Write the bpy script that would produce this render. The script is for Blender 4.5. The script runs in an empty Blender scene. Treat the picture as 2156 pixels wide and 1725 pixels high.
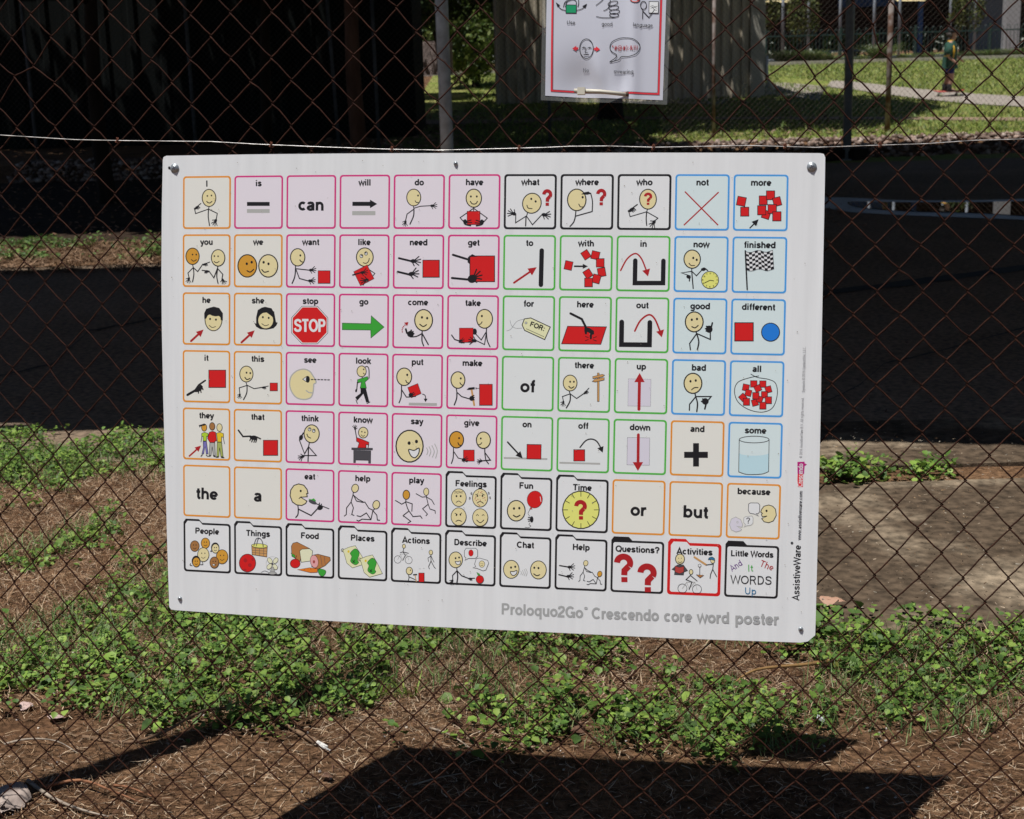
import bpy, bmesh, math, random
import numpy as np
from mathutils import Vector, Matrix
from mathutils.noise import noise as pnoise

# ---------------------------------------------------------------- camera, sky, sun
SC = bpy.context.scene
COL = SC.collection
EYE = 1.47
PITCH, ROLL, FPX = math.radians(13.5), math.radians(1.7), 3050.0      # focal length in 1/2156ths of the frame width
cr_, sr_, cp_, sp_ = math.cos(ROLL), math.sin(ROLL), math.cos(PITCH), math.sin(PITCH)

def world(P):
    """optical frame (right, down, forward) -> world"""
    X = P[0]*cr_ - P[1]*sr_
    Y = P[0]*sr_ + P[1]*cr_
    return Vector((X, P[2]*cp_ - Y*sp_, EYE - (P[2]*sp_ + Y*cp_)))
def wdir(P):
    v = world(P); v.z -= EYE
    return v

cam = bpy.data.cameras.new('camera')
cam.sensor_width = 36.0
cam.lens = FPX/2156*36
cam.clip_start, cam.clip_end = 0.05, 2000
co = bpy.data.objects.new('camera', cam); COL.objects.link(co)
rx, ry_, rz = wdir((1, 0, 0)), wdir((0, -1, 0)), wdir((0, 0, -1))
m = Matrix((rx, ry_, rz)).transposed().to_4x4(); m.translation = (0, 0, EYE)
co.matrix_world = m
cam.dof.use_dof = True
cam.dof.focus_distance = 2.7
cam.dof.aperture_fstop = 13.0
SC.camera = co

SUN_S = (0.2688, 0.2072)                    # metres a shadow moves per metre of height
w = bpy.data.worlds.new('World'); SC.world = w; w.use_nodes = True
nt = w.node_tree
bg = nt.nodes['Background']; bg.inputs['Strength'].default_value = 0.05
sky = nt.nodes.new('ShaderNodeTexSky'); sky.sky_type = 'NISHITA'; sky.sun_disc = False
elev = math.atan(1/math.hypot(*SUN_S))
sky.sun_elevation = elev
sky.sun_rotation = math.atan2(-SUN_S[0], -SUN_S[1])
sky.air_density, sky.dust_density, sky.altitude = 0.7, 0.0, 400
nt.links.new(sky.outputs[0], bg.inputs[0])
sun = bpy.data.lights.new('sun', 'SUN'); sun.energy = 5.0; sun.angle = math.radians(0.5); sun.color = (1, .98, .95)
so = bpy.data.objects.new('sun', sun); COL.objects.link(so)
so.rotation_euler = Vector((-SUN_S[0], -SUN_S[1], 1)).to_track_quat('Z', 'Y').to_euler()
SC.view_settings.view_transform = 'Standard'
SC.view_settings.look = 'None'
SC.view_settings.exposure = 0.0
SC.view_settings.gamma = 1.0
SC.view_settings.use_curve_mapping = False
SC.cycles.max_bounces = 6
SC.cycles.transparent_max_bounces = 8

# ---------------------------------------------------------------- helpers
random.seed(7); RNG = np.random.default_rng(11)

def lin(c):
    return tuple(((v/255)/12.92 if v/255 <= .04045 else ((v/255+.055)/1.055)**2.4) for v in c)

def tag(o, label=None, cat=None, group=None, kind=None):
    if label: o['label'] = label
    if cat: o['category'] = cat
    if group: o['group'] = group
    if kind: o['kind'] = kind
    return o
def link(name, me, mats=(), parent=None):
    o = bpy.data.objects.new(name, me); COL.objects.link(o)
    for x in mats: me.materials.append(x)
    if parent: o.parent = parent
    return o
def empty(name, loc=(0, 0, 0), rz=0):
    o = bpy.data.objects.new(name, None); COL.objects.link(o)
    o.location = loc; o.rotation_euler = (0, 0, rz); o.empty_display_size = .1
    return o

def mat(name, col, rough=.7, spec=.5, noise=None, bump=None, metal=0, col2=None, scale=20, detail=6, emit=None, attr=None, trans=0, mixlo=.35, mixhi=.65, stretch=None):
    M = bpy.data.materials.new(name); M.use_nodes = True
    n, l = M.node_tree.nodes, M.node_tree.links
    b = n['Principled BSDF']
    b.inputs['Base Color'].default_value = (*col, 1)
    b.inputs['Roughness'].default_value = rough
    b.inputs['Specular IOR Level'].default_value = spec
    b.inputs['Metallic'].default_value = metal
    src = None
    tc = n.new('ShaderNodeTexCoord'); co_ = tc.outputs['Object']
    if stretch:
        mp = n.new('ShaderNodeMapping'); mp.inputs['Scale'].default_value = stretch
        l.new(co_, mp.inputs[0]); co_ = mp.outputs[0]
    if attr:
        a = n.new('ShaderNodeAttribute'); a.attribute_name = attr; src = a.outputs['Color']
    if col2 is not None:
        t = n.new('ShaderNodeTexNoise'); t.inputs['Scale'].default_value = scale; t.inputs['Detail'].default_value = detail
        l.new(co_, t.inputs['Vector'])
        r = n.new('ShaderNodeMapRange'); r.inputs['From Min'].default_value = mixlo; r.inputs['From Max'].default_value = mixhi
        l.new(t.outputs['Fac'], r.inputs[0])
        x = n.new('ShaderNodeMix'); x.data_type = 'RGBA'
        l.new(r.outputs[0], x.inputs[0]); x.inputs[6].default_value = (*col, 1); x.inputs[7].default_value = (*col2, 1)
        src = x.outputs[2]
    if noise:                                    # (scale, amount): fine light and dark mottling
        t = n.new('ShaderNodeTexNoise'); t.inputs['Scale'].default_value = noise[0]; t.inputs['Detail'].default_value = 8
        l.new(co_, t.inputs['Vector'])
        r = n.new('ShaderNodeMapRange'); r.inputs['From Min'].default_value = .3; r.inputs['From Max'].default_value = .7
        r.inputs['To Min'].default_value = 1-noise[1]; r.inputs['To Max'].default_value = 1+noise[1]
        l.new(t.outputs['Fac'], r.inputs[0])
        x = n.new('ShaderNodeMix'); x.data_type = 'RGBA'; x.blend_type = 'MULTIPLY'; x.inputs[0].default_value = 1
        if src is None: x.inputs[6].default_value = (*col, 1)
        else: l.new(src, x.inputs[6])
        l.new(r.outputs[0], x.inputs[7]); src = x.outputs[2]
    if src is not None: l.new(src, b.inputs['Base Color'])
    if bump:                                     # (scale, strength, distance)
        t = n.new('ShaderNodeTexNoise'); t.inputs['Scale'].default_value = bump[0]; t.inputs['Detail'].default_value = 8
        l.new(co_, t.inputs['Vector'])
        u = n.new('ShaderNodeBump'); u.inputs['Strength'].default_value = bump[1]; u.inputs['Distance'].default_value = bump[2]
        l.new(t.outputs['Fac'], u.inputs['Height']); l.new(u.outputs[0], b.inputs['Normal'])
    if emit:
        b.inputs['Emission Color'].default_value = (*emit[0], 1); b.inputs['Emission Strength'].default_value = emit[1]
    if trans:
        mo = n['Material Output']; tr = n.new('ShaderNodeBsdfTranslucent')
        if src is not None: l.new(src, tr.inputs[0])
        else: tr.inputs[0].default_value = (*col, 1)
        ad = n.new('ShaderNodeMixShader'); ad.inputs[0].default_value = trans
        l.new(b.outputs[0], ad.inputs[1]); l.new(tr.outputs[0], ad.inputs[2]); l.new(ad.outputs[0], mo.inputs[0])
    return M

def np_mesh(name, V, F, cols=None, smooth=False):
    """V (n,3); F (m,k) all faces of k corners; cols (n,3) per-vertex colour attribute"""
    me = bpy.data.meshes.new(name)
    V = np.asarray(V, np.float32); F = np.asarray(F, np.int32)
    k = F.shape[1]
    me.vertices.add(len(V)); me.vertices.foreach_set('co', V.ravel())
    me.loops.add(F.size); me.loops.foreach_set('vertex_index', F.ravel())
    me.polygons.add(len(F)); me.polygons.foreach_set('loop_start', np.arange(0, F.size, k, dtype=np.int32))
    if smooth: me.polygons.foreach_set('use_smooth', np.ones(len(F), bool))
    me.update(calc_edges=True)
    if cols is not None:
        a = me.attributes.new('tint', 'FLOAT_COLOR', 'POINT')
        a.data.foreach_set('color', np.hstack([cols, np.ones((len(V), 1))]).astype(np.float32).ravel())
    return me

class MB:
    """collects boxes, tubes and lofts for one mesh object"""
    def __init__(s): s.v, s.f, s.sm, s.mi = [], [], [], []
    def add(s, vs, fs, smooth=False, mi=0):
        b = len(s.v); s.v += [tuple(v) for v in vs]; s.f += [tuple(i+b for i in f) for f in fs]
        s.sm += [smooth]*len(fs); s.mi += [mi]*len(fs)
    def box(s, c, d, rot=None, mi=0):
        x, y, z = (k/2 for k in d)
        P = [Vector((a*x, b*y, e*z)) for a in (-1, 1) for b in (-1, 1) for e in (-1, 1)]
        if rot is not None: P = [rot @ p for p in P]
        s.add([p+Vector(c) for p in P], [(0, 1, 3, 2), (4, 6, 7, 5), (0, 4, 5, 1), (2, 3, 7, 6), (0, 2, 6, 4), (1, 5, 7, 3)], mi=mi)
    def tube(s, pts, r, n=8, cap=True, mi=0, smooth=True):
        pts = [Vector(p) for p in pts]; N = len(pts)
        rs = r if isinstance(r, (list, tuple)) else [r]*N
        vs, fs, up = [], [], None
        for i, p in enumerate(pts):
            t = (pts[min(i+1, N-1)]-pts[max(i-1, 0)]).normalized()
            if up is None:
                up = Vector((0, 0, 1)) if abs(t.z) < .9 else Vector((1, 0, 0))
            a = t.cross(up).normalized(); b = a.cross(t).normalized(); up = b
            for k in range(n):
                q = 2*math.pi*k/n
                vs.append(p + a*math.cos(q)*rs[i] + b*math.sin(q)*rs[i])
        for i in range(N-1):
            for k in range(n):
                fs.append((i*n+k, i*n+(k+1) % n, (i+1)*n+(k+1) % n, (i+1)*n+k))
        if cap: fs += [tuple(range(n-1, -1, -1)), tuple(range((N-1)*n, N*n))]
        s.add(vs, fs, smooth, mi)
    def loft(s, rings, n=16, cap=True, mi=0):
        """rings: (centre, radius x, radius y[, tilt matrix])"""
        vs, fs = [], []
        for R_ in rings:
            c, a, b = R_[:3]; rot = R_[3] if len(R_) > 3 else None
            for k in range(n):
                q = 2*math.pi*k/n; v = Vector((math.cos(q)*a, math.sin(q)*b, 0))
                if rot is not None: v = rot @ v
                vs.append(Vector(c)+v)
        N = len(rings)
        for i in range(N-1):
            for k in range(n): fs.append((i*n+k, i*n+(k+1) % n, (i+1)*n+(k+1) % n, (i+1)*n+k))
        if cap: fs += [tuple(range(n-1, -1, -1)), tuple(range((N-1)*n, N*n))]
        s.add(vs, fs, True, mi)
    def build(s, name, mats, parent=None):
        me = bpy.data.meshes.new(name); me.from_pydata(s.v, [], s.f)
        me.polygons.foreach_set('use_smooth', s.sm); me.polygons.foreach_set('material_index', s.mi)
        me.update()
        if not isinstance(mats, (list, tuple)): mats = [mats]
        return link(name, me, mats, parent)

# ---------------------------------------------------------------- terrain height and sight lines
PROF = [(-400, 0), (20.7, 0), (20.95, .12), (21.2, .219), (27, .337), (30, .526), (35, .80), (41, 1.14), (46, 1.18), (600, 1.18)]
PY, PZ = np.array([p[0] for p in PROF]), np.array([p[1] for p in PROF])
def tz(x, y): return float(np.interp(y, PY, PZ))
def G(px, py, lift=0.0):
    """point of the terrain seen at (px, py) in 1/2156ths of the photograph's width"""
    d = wdir(((px-1078)/FPX, (py-862.5)/FPX, 1.0))
    y = 3.0
    for _ in range(60):
        t = (tz(0, y)+lift-EYE)/d.z if d.z < -1e-4 else 200
        if t < 0: t = 200
        y = .5*y+.5*min(d.y*t, 200)
    t = y/d.y
    return Vector((d.x*t, y, tz(0, y)+lift))
def AT(px, py, D):
    """point at forward distance D seen at (px, py)"""
    d = wdir(((px-1078)/FPX, (py-862.5)/FPX, 1.0)); t = D/d.y
    return Vector((d.x*t, D, EYE+d.z*t))
def to_px(V):
    V = np.asarray(V); z = V[:, 2]-EYE
    Zf = V[:, 1]*cp_-z*sp_; Yd = -(V[:, 1]*sp_+z*cp_); X = V[:, 0]
    a = X*cr_+Yd*sr_; b = -X*sr_+Yd*cr_
    return 1078+FPX*a/Zf, 862.5+FPX*b/Zf

# ---------------------------------------------------------------- materials of the setting
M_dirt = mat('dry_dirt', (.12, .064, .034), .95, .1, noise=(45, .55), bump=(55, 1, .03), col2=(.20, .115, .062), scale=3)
M_grove = mat('shade_dark_earth', (.030, .019, .013), .95, .1, noise=(14, .6), bump=(40, .9, .02), col2=(.05, .033, .022), scale=3)  # grove earth, its colour darkened to carry the trees' deep shade
M_asph = mat('asphalt', (.20, .145, .10), .88, .15, noise=(38, .5), bump=(160, .7, .006), col2=(.27, .20, .145), scale=.7, detail=12, mixlo=.45, mixhi=.72)
M_conc = mat('old_concrete', (.090, .064, .042), .9, .15, noise=(30, .55), bump=(120, .8, .005), col2=(.31, .245, .17), scale=1.9, detail=10, mixlo=.50, mixhi=.68)
M_lawn = mat('lawn_green', (.16, .20, .040), .9, .1, noise=(18, .4), col2=(.23, .22, .075), scale=1.2, bump=(30, .5, .03))
M_path = mat('path_concrete', (.30, .26, .22), .9, .2, noise=(14, .2), bump=(60, .3, .01))
M_bark = mat('bark', (.07, .042, .03), .9, .1, noise=(8, .5), bump=(9, 1, .03), stretch=(1, 1, .25))
M_bark2 = mat('dark_bark', (.022, .016, .012), .9, .1, noise=(8, .4), bump=(9, 1, .03), stretch=(1, 1, .25))
M_leaf = mat('leaf', (.05, .09, .02), .55, .35, attr='tint', trans=.25)
M_tint = mat('dry_litter', (.2, .13, .08), .9, .1, attr='tint')
M_tintm = mat('stone_and_mulch', (.2, .13, .08), .95, .1, attr='tint', bump=(30, .5, .02))
M_galv = mat('galvanised_steel', (.52, .56, .59), .45, .5, noise=(12, .25))
M_grey = mat('grey_painted_steel', (.20, .21, .22), .5, .5, noise=(15, .2))

# ---------------------------------------------------------------- ground
def axis(lo, fine_lo, fine_hi, hi, st, grow=1.25):
    mid = list(np.arange(fine_lo, fine_hi, st))
    a, d, x = [], st, fine_lo
    while x > lo: d *= grow; x -= d; a.append(max(x, lo))
    b, d, x = [], st, mid[-1]
    while x < hi: d *= grow; x += d; b.append(min(x, hi))
    return np.array(a[::-1]+mid+b)
def relief(x, y):
    """small unevenness of the bare earth in front, metres"""
    f = 1.0 if y < 5.2 else max(0.0, 1-(y-5.2)/.3)
    if f == 0: return 0.0
    return f*(.010*pnoise((x*1.3, y*1.3, 0))+.007*pnoise((x*5, y*5, 3))+.004*pnoise((x*14, y*14, 7)))
xs = axis(-500, -2.6, 2.8, 500, .035); ys = axis(-60, 1.9, 5.6, 600, .035)
extra = [20.7, 20.95, 21.2, 27, 30, 35, 41, 46]
ys = np.array(sorted(set(ys.tolist()+extra)))
V = [(x, y, tz(x, y)+(relief(x, y) if -2.7 < x < 2.9 and 1.8 < y < 5.6 else 0)) for y in ys for x in xs]
nx = len(xs)
I = np.arange(len(V)).reshape(len(ys), nx)
F = np.stack([I[:-1, :-1].ravel(), I[:-1, 1:].ravel(), I[1:, 1:].ravel(), I[1:, :-1].ravel()], 1)
ground = link('ground', np_mesh('ground', V, F, smooth=True), [M_dirt]); tag(ground, 'bare brown earth of the fence strip', kind='structure')

def sheet(name, X0, X1, Y0, Y1, lift, m, step=.5, kind='structure', edge=0, seed=0, label=None):
    """a surface sheet lying on the terrain; Y0, Y1, X0, X1 may be functions; its rim wanders by edge"""
    n = max(2, int(abs((X1-X0))/step)); k = max(3, int(14/step) if callable(Y0) else int((Y1-Y0)/step))
    V, F = [], []
    for i in range(n+1):
        x = X0+(X1-X0)*i/n
        a = Y0(x) if callable(Y0) else Y0; b = Y1(x) if callable(Y1) else Y1
        a += edge*pnoise((x*2.3, seed, 1)); b += edge*pnoise((x*2.1, seed, 5))
        for j in range(k+1):
            y = a+(b-a)*j/k; V.append((x, y, tz(x, y)+lift))
    for i in range(n):
        for j in range(k):
            p = i*(k+1)+j; F.append((p, p+k+1, p+k+2, p+1))
    o = link(name, np_mesh(name, V, F), [m]); tag(o, label, kind=kind)
    return o

yA = G(1740, 938).y                                  # where the canopy's shade begins
slab_x0 = 0.30
y_crack0, y_crack1, y_slab0 = G(1900, 1021).y, G(1900, 988).y, G(1900, 1334).y
y_asph = G(1900, 925).y
asphalt = sheet('asphalt', -14, 22, y_asph, 20.55, .006, M_asph, .4, edge=.03, label='dark asphalt yard in deep shade')
# two concrete slabs of the right-hand path, a weedy joint between them
def slab(name, x0, x1, y0, y1, z, seed):
    b = MB(); n = 60
    pts = [(x0+(x1-x0)*i/n, y0+.012*pnoise((i*.35, seed, 0))) for i in range(n+1)]+[(x1-(x1-x0)*i/n, y1+.012*pnoise((i*.4, seed, 4))) for i in range(n+1)]
    vs = [(x, y, z) for x, y in pts]+[(x, y, -.08) for x, y in pts]; N = len(pts)
    b.add(vs, [tuple(range(N))]+[(i, i+N, (i+1) % N+N, (i+1) % N) for i in range(N)])
    o = b.build(name, M_conc); tag(o, kind='structure'); return o
s1 = slab('concrete_slab', slab_x0, 9.0, y_slab0, y_crack0, .012, 1); s1['label'] = 'wide stained concrete slab nearest the fence'
s2 = slab('concrete_slab', slab_x0-.1, 9.0, y_crack1, y_asph+.25, .014, 2); s2['label'] = 'narrow concrete slab beyond the weedy joint'

lawn = sheet('lawn', -1.9, 40, 21.3, 41.2, .012, M_lawn, .35, edge=.12, label='sunlit lawn rising beyond the shaded yard')
yl0, yl1 = G(2000, 338).y, 20.55
sheet('grass_verge', 2.0, 22, yl0, 20.69, .010, M_lawn, .4, edge=.15, seed=3, label='strip of shaded grass at the foot of the bank')
def strip(name, pts, lift, m, label):
    """ribbon on the terrain between px polylines: pts = (px, py_far, py_near)"""
    V, F = [], []
    for i in range(len(pts)-1):
        a, b = pts[i], pts[i+1]
        for k in range(9):
            if k == 8 and i < len(pts)-2: continue
            t = k/8; x = a[0]+(b[0]-a[0])*t
            f, n_ = G(x, a[1]+(b[1]-a[1])*t), G(x, a[2]+(b[2]-a[2])*t)
            for q in range(5):
                v = f.lerp(n_, q/4); V.append((v.x, v.y, tz(0, v.y)+lift))
    for i in range(len(V)//5-1):
        for q in range(4): F.append((i*5+q, i*5+q+1, i*5+q+6, i*5+q+5))
    o = link(name, np_mesh(name, V, F), [m]); tag(o, label, kind='structure'); return o
strip('footpath', [(1150, 168, 178), (1640, 165, 176), (1700, 168, 181), (1799, 175, 192), (1936, 190, 211), (2045, 200, 222), (2156, 206, 228), (2400, 215, 240)], .03, M_path, 'pale concrete footpath curving across the lawn')
strip('dirt_track', [(850, 256, 266), (1040, 255, 263), (1300, 248, 254), (1600, 250, 254), (1800, 249, 254), (2156, 251, 258), (2400, 252, 260)], .026, mat('bare_track', (.26, .18, .13), .95, .1, noise=(10, .3)), 'thin bare track along the front of the lawn')
kerb_y = 41.2
b = MB()
for x in np.arange(-8, 34, 2.0): b.box((x+1, kerb_y+.1, tz(0, kerb_y)+.03), (1.985, .16, .16))
k = b.build('kerb', mat('kerb_concrete', (.42, .38, .33), .9, .2, noise=(9, .15))); tag(k, 'pale kerb edging the planting bed', kind='structure')
M_bed = mat('bed_mulch', (.16, .12, .10), .95, .1, noise=(14, .5), col2=(.3, .26, .23), scale=6)
sheet('planting_bed', -10, 36, 41.4, 43.6, .02, M_bed, .5, label='mulched bed behind the kerb')
fg = sheet('far_grass', -60, 90, 62, 110, .02, M_lawn, 2, label='sunlit grass beyond the building')

# narrow dark band and hairline cracks in the asphalt
M_dline = mat('dark_line', (.014, .012, .011), .7, .3)
def ribbon(name, pts, wpx, lift, m, label, n=10):
    V, F = [], []
    for i in range(len(pts)-1):
        for k in range(n+(i == len(pts)-2)):
            t = k/n; x, y = pts[i][0]+(pts[i+1][0]-pts[i][0])*t, pts[i][1]+(pts[i+1][1]-pts[i][1])*t
            y += 2.2*pnoise((x*.03, y*.05, 2)); w_ = wpx*(.7+.6*abs(pnoise((x*.05, 3, 1))))
            a, b_ = G(x, y-w_/2), G(x, y+w_/2); V += [(a.x, a.y, lift), (b_.x, b_.y, lift)]
    for i in range(len(V)//2-1): F.append((2*i, 2*i+1, 2*i+3, 2*i+2))
    o = link(name, np_mesh(name, V, F), [m]); tag(o, label, kind='structure'); return o
ribbon('asphalt_band', [(1500, 650), (1733, 620), (1950, 594), (2156, 566), (2500, 530)], 13, .0105, M_dline, 'narrow dark band across the asphalt')
ribbon('asphalt_crack', [(1720, 860), (1810, 815), (1860, 770), (1990, 740), (2170, 690)], 2.2, .0105, M_dline, 'thin crack wandering across the shaded asphalt')
ribbon('asphalt_crack', [(-20, 800), (110, 770), (190, 700), (360, 668)], 2.5, .0105, M_dline, 'thin crack in the asphalt left of the board')

# puddle and the wet rim round it
def blob(name, pts, lift, m, label):
    n = len(pts); vs = [G(*p) for p in pts]
    me = bpy.data.meshes.new(name); me.from_pydata([(v.x, v.y, lift) for v in vs], [], [tuple(range(n))]); me.update()
    o = link(name, me, [m]); tag(o, label, kind='structure'); return o
def smooth_closed(P, sub=8):
    out = []; n = len(P)
    for i in range(n):
        p0, p1, p2, p3 = P[i-1], P[i], P[(i+1) % n], P[(i+2) % n]
        for k in range(sub):
            t = k/sub
            out.append(tuple(.5*((2*b)+(c-a)*t+(2*a-5*b+4*c-d)*t*t+(-a+3*b-3*c+d)*t**3) for a, b, c, d in zip(p0, p1, p2, p3)))
    return out
M_wet = mat('wet_asphalt', (.05, .06, .075), .36, .6, bump=(60, .35, .004))  # reflected blue sky tinted into the wet asphalt's base colour
M_water = mat('puddle_water', (.004, .004, .004), .012, 1.0)
rim = [(1675, 423), (1760, 418), (1900, 424), (2050, 424), (2250, 420), (2420, 430), (2440, 452), (2250, 474), (2156, 466), (2040, 461), (1930, 457), (1850, 453), (1790, 449), (1740, 441), (1690, 437), (1715, 430)]
wat = [(1790, 428), (1880, 429), (2050, 429), (2250, 426), (2400, 434), (2400, 448), (2250, 462), (2156, 458), (2060, 452), (1940, 449), (1860, 445), (1800, 438)]
blob('wet_patch', smooth_closed(rim), .011, M_wet, 'damp rim of asphalt round the puddle')
blob('puddle', smooth_closed(wat), .016, M_water, 'shallow puddle mirroring the building')

# ---------------------------------------------------------------- canopy roof that throws the yard's shade
HR = 4.1
ox, oy = SUN_S[0]*HR, SUN_S[1]*HR
M_roof = mat('roof_steel', (.28, .29, .29), .6, .4, noise=(3, .2))
root = empty('yard_canopy', (2, 12, 0)); tag(root, 'steel canopy on tall grey posts roofing the shaded asphalt yard', 'canopy')
def child(o, r):
    bpy.context.view_layer.update()
    o.parent = r; o.matrix_parent_inverse = r.matrix_world.inverted(); return o
p1, p2 = G(1740, 936), G(2156, 946)
sl = (p2.y-p1.y)/(p2.x-p1.x)
def roof_front(x): return p1.y+(x+ox-p1.x)*sl-oy
b = MB()
def roof_piece(x0, x1, y1, ex):
    n = int((x1-x0)/.2)
    for i in range(n):
        xa, xb = x0+(x1-x0)*i/n, x0+(x1-x0)*(i+1)/n
        for (u0, u1, h0, h1) in ((0, .5, 0, 0), (.5, .6, 0, .04), (.6, .9, .04, .04), (.9, 1, .04, 0)):
            a, c = xa+(xb-xa)*u0, xa+(xb-xa)*u1
            ya, yc = roof_front(a), roof_front(c)
            b.add([(a, ya, HR+h0), (c, yc, HR+h1), (c, y1, HR+h1), (a, y1, HR+h0)], [(0, 1, 2, 3)])
roof_piece(-9, -1.6, 10.35, 0); roof_piece(-1.6, 16, 20.2, 0)
child(b.build('roof_sheet', M_roof), root)
for y in (5.2, 13.1, 19.9):
    b = MB(); b.box((3.6 if y > 11 else 3.5, y, HR-.15), (10.2 if y > 11 else 24, .1, .22)); child(b.build('beam', M_grey), root)
def post(px, base, D, r, top):
    a = AT(px, 200, D); z0 = tz(0, D)
    b = MB(); b.tube([(a.x, D, z0-.05), (a.x, D, top)], r, 16)
    b.tube([(a.x, D, z0-.04), (a.x, D, z0+.03)], r*1.9, 16)
    return b
child(post(937, 0, 13.1, .057, HR-.26).build('post', M_galv), root)
child(post(1786, 0, 20.3, .06, HR-.26).build('post', M_grey), root)
for (x, y) in ((-8.5, 5.2), (15.3, 5.2), (8.6, 13.1), (-8.5, 10.2), (8.6, 19.9)):
    b = MB(); b.tube([(x, y, -.05), (x, y, HR-.26)], .06, 12); child(b.build('post', M_grey), root)
# dark footing of the right-hand post
b = MB(); a = AT(1786, 200, 20.3)
for i in range(9):
    q = random.random()*6.28; b.box((a.x-.1+.25*math.cos(q), 20.25+.12*math.sin(q), .05+.05*random.random()), (.22, .2, .16), Matrix.Rotation(q, 3, 'Z') @ Matrix.Rotation(.4*random.random(), 3, 'X'))
tag(b.build('weed_clump', M_bark2), 'dark heap of clippings at the foot of the right canopy post', 'debris heap')

# ---------------------------------------------------------------- trees
def leaf_cloud(name, blobs, n, size, cols, parent=None, flat=0.0, seed=1, fill=.55):
    r = np.random.default_rng(seed)
    P = []
    vol = np.array([b[3]*b[4]*b[5] for b in blobs]); cnt = np.maximum(1, (n*vol/vol.sum()).astype(int))
    for bl, c in zip(blobs, cnt):
        d = r.normal(size=(c, 3)); d /= np.linalg.norm(d, axis=1)[:, None]
        rad = fill+(1-fill)*r.random(c)**.7
        lump = 1+.22*np.sin(d[:, 0]*5+seed)*np.cos(d[:, 1]*6+d[:, 2]*4)
        P.append(np.array(bl[:3])+d*(rad*lump)[:, None]*np.array(bl[3:6]))
    P = np.vstack(P); c = len(P)
    a = r.normal(size=(c, 3)); a /= np.linalg.norm(a, axis=1)[:, None]
    a[:, 2] *= 1-flat; b2 = np.cross(a, r.normal(size=(c, 3))); b2 /= np.linalg.norm(b2, axis=1)[:, None]
    a /= np.linalg.norm(a, axis=1)[:, None]
    s = size*(.6+.8*r.random(c))[:, None]
    V = np.stack([P-a*s, P-b2*s*.45, P+a*s, P+b2*s*.45], 1).reshape(-1, 3)
    F = np.arange(4*c).reshape(c, 4)
    cc = np.array(cols)[r.integers(0, len(cols), c)]*(.7+.6*r.random(c))[:, None]
    o = link(name, np_mesh(name, V, F, np.repeat(cc, 4, 0)), [M_leaf], parent)
    return o
GREENS = [(.035, .065, .015), (.05, .09, .02), (.075, .12, .03), (.03, .05, .018)]
LIMES = [(.14, .2, .04), (.1, .16, .03), (.18, .22, .06), (.07, .12, .03)]
def tree(x, y, h, r0, blobs, n, size, label, cols=GREENS, bark=None, lean=(0, 0), group=None, seed=1):
    z = tz(0, y)
    root = empty('tree', (x, y, z)); tag(root, label, 'tree', group)
    b = MB()
    pts = [(lean[0]*t+.05*math.sin(t*5+seed), lean[1]*t+.05*math.cos(t*4+seed), -.1+(h+.1)*t) for t in (0, .05, .2, .4, .6, .8, 1)]
    b.tube(pts, [r0*1.5, r0*1.15, r0, r0*.9, r0*.8, r0*.65, r0*.4], 14)
    top = Vector(pts[4])
    for k, bl in enumerate(blobs):
        e = Vector(bl[:3])-Vector((x, y, z)); mid = top.lerp(e, .5)+Vector((0, 0, -.1)); b.tube([top, mid, e], [r0*.5, r0*.3, r0*.1], 7)
    b.build('trunk', bark or M_bark2, root)
    c = leaf_cloud('crown', [(bl[0]-x, bl[1]-y, bl[2]-z, *bl[3:]) for bl in blobs], n, size, cols, root, seed=seed); c['kind'] = 'stuff'
    return root
def tx(px, D): return AT(px, 150, D).x
# left-hand grove: trunks in view, crowns above the frame keep the ground dark
tree(tx(742, 15.0), 15.0, 3.6, .085, [(-2.2, 15.2, 5.2, 2.6, 2.0, 1.5), (-4.4, 14.8, 5.4, 2.4, 2.0, 1.5), (-.6, 16.0, 5.4, 1.9, 1.9, 1.4)], 26000, .15, 'red-brown trunk beside the thin grey post left of the tall galvanised post', bark=M_bark, lean=(.12, 0), seed=2)
tree(tx(205, 17.0), 17.0, 3.8, .09, [(-5.4, 16.6, 5.6, 2.8, 2.6, 1.7), (-8.0, 16.5, 5.6, 2.8, 2.6, 1.7), (-7.0, 13.6, 5.2, 2.6, 1.2, 1.4)], 30000, .16, 'dark shaded trunk at the far left behind the mesh', seed=3)
tree(tx(560, 20.0), 20.0, 3.8, .08, [(-3.4, 20.0, 5.6, 3.0, 2.8, 1.6), (-6.4, 20.4, 5.8, 3.0, 2.8, 1.7), (-.9, 20.4, 5.8, 2.0, 2.4, 1.5), (-4.4, 22.4, 5.6, 3.2, 1.6, 1.3), (-8.6, 22.0, 5.6, 3.2, 1.8, 1.3)], 40000, .16, 'slim dark trunk in front of the dark shed', seed=4)
# tree over the ribbed shed, dappling its wall and the lawn beside it
tree(tx(1290, 27.5), 27.5, 4.4, .2, [(1.2, 27.0, 6.4, 2.8, 2.6, 1.5), (3.6, 26.3, 6.2, 2.6, 2.6, 1.4), (4.4, 27.2, 6.2, 2.5, 2.3, 1.4), (3.7, 24.6, 6.0, 2.0, 1.3, 1.1), (3.9, 29.6, 5.3, 2.2, 1.1, .9), (-1.2, 26.6, 6.4, 2.6, 2.8, 1.5), (2.8, 23.6, 5.6, 2.7, 1.5, 1.2), (-.6, 23.2, 5.6, 2.4, 1.5, 1.2), (-2.6, 29.0, 6.4, 2.8, 2.2, 1.3), (-2.2, 25.2, 6.0, 2.4, 2.0, 1.2), (-1.4, 20.9, 5.0, 1.8, 1.3, 1.0)], 56000, .15, 'tree behind the laminated page, its crown shading the ribbed shed', seed=5)
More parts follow.
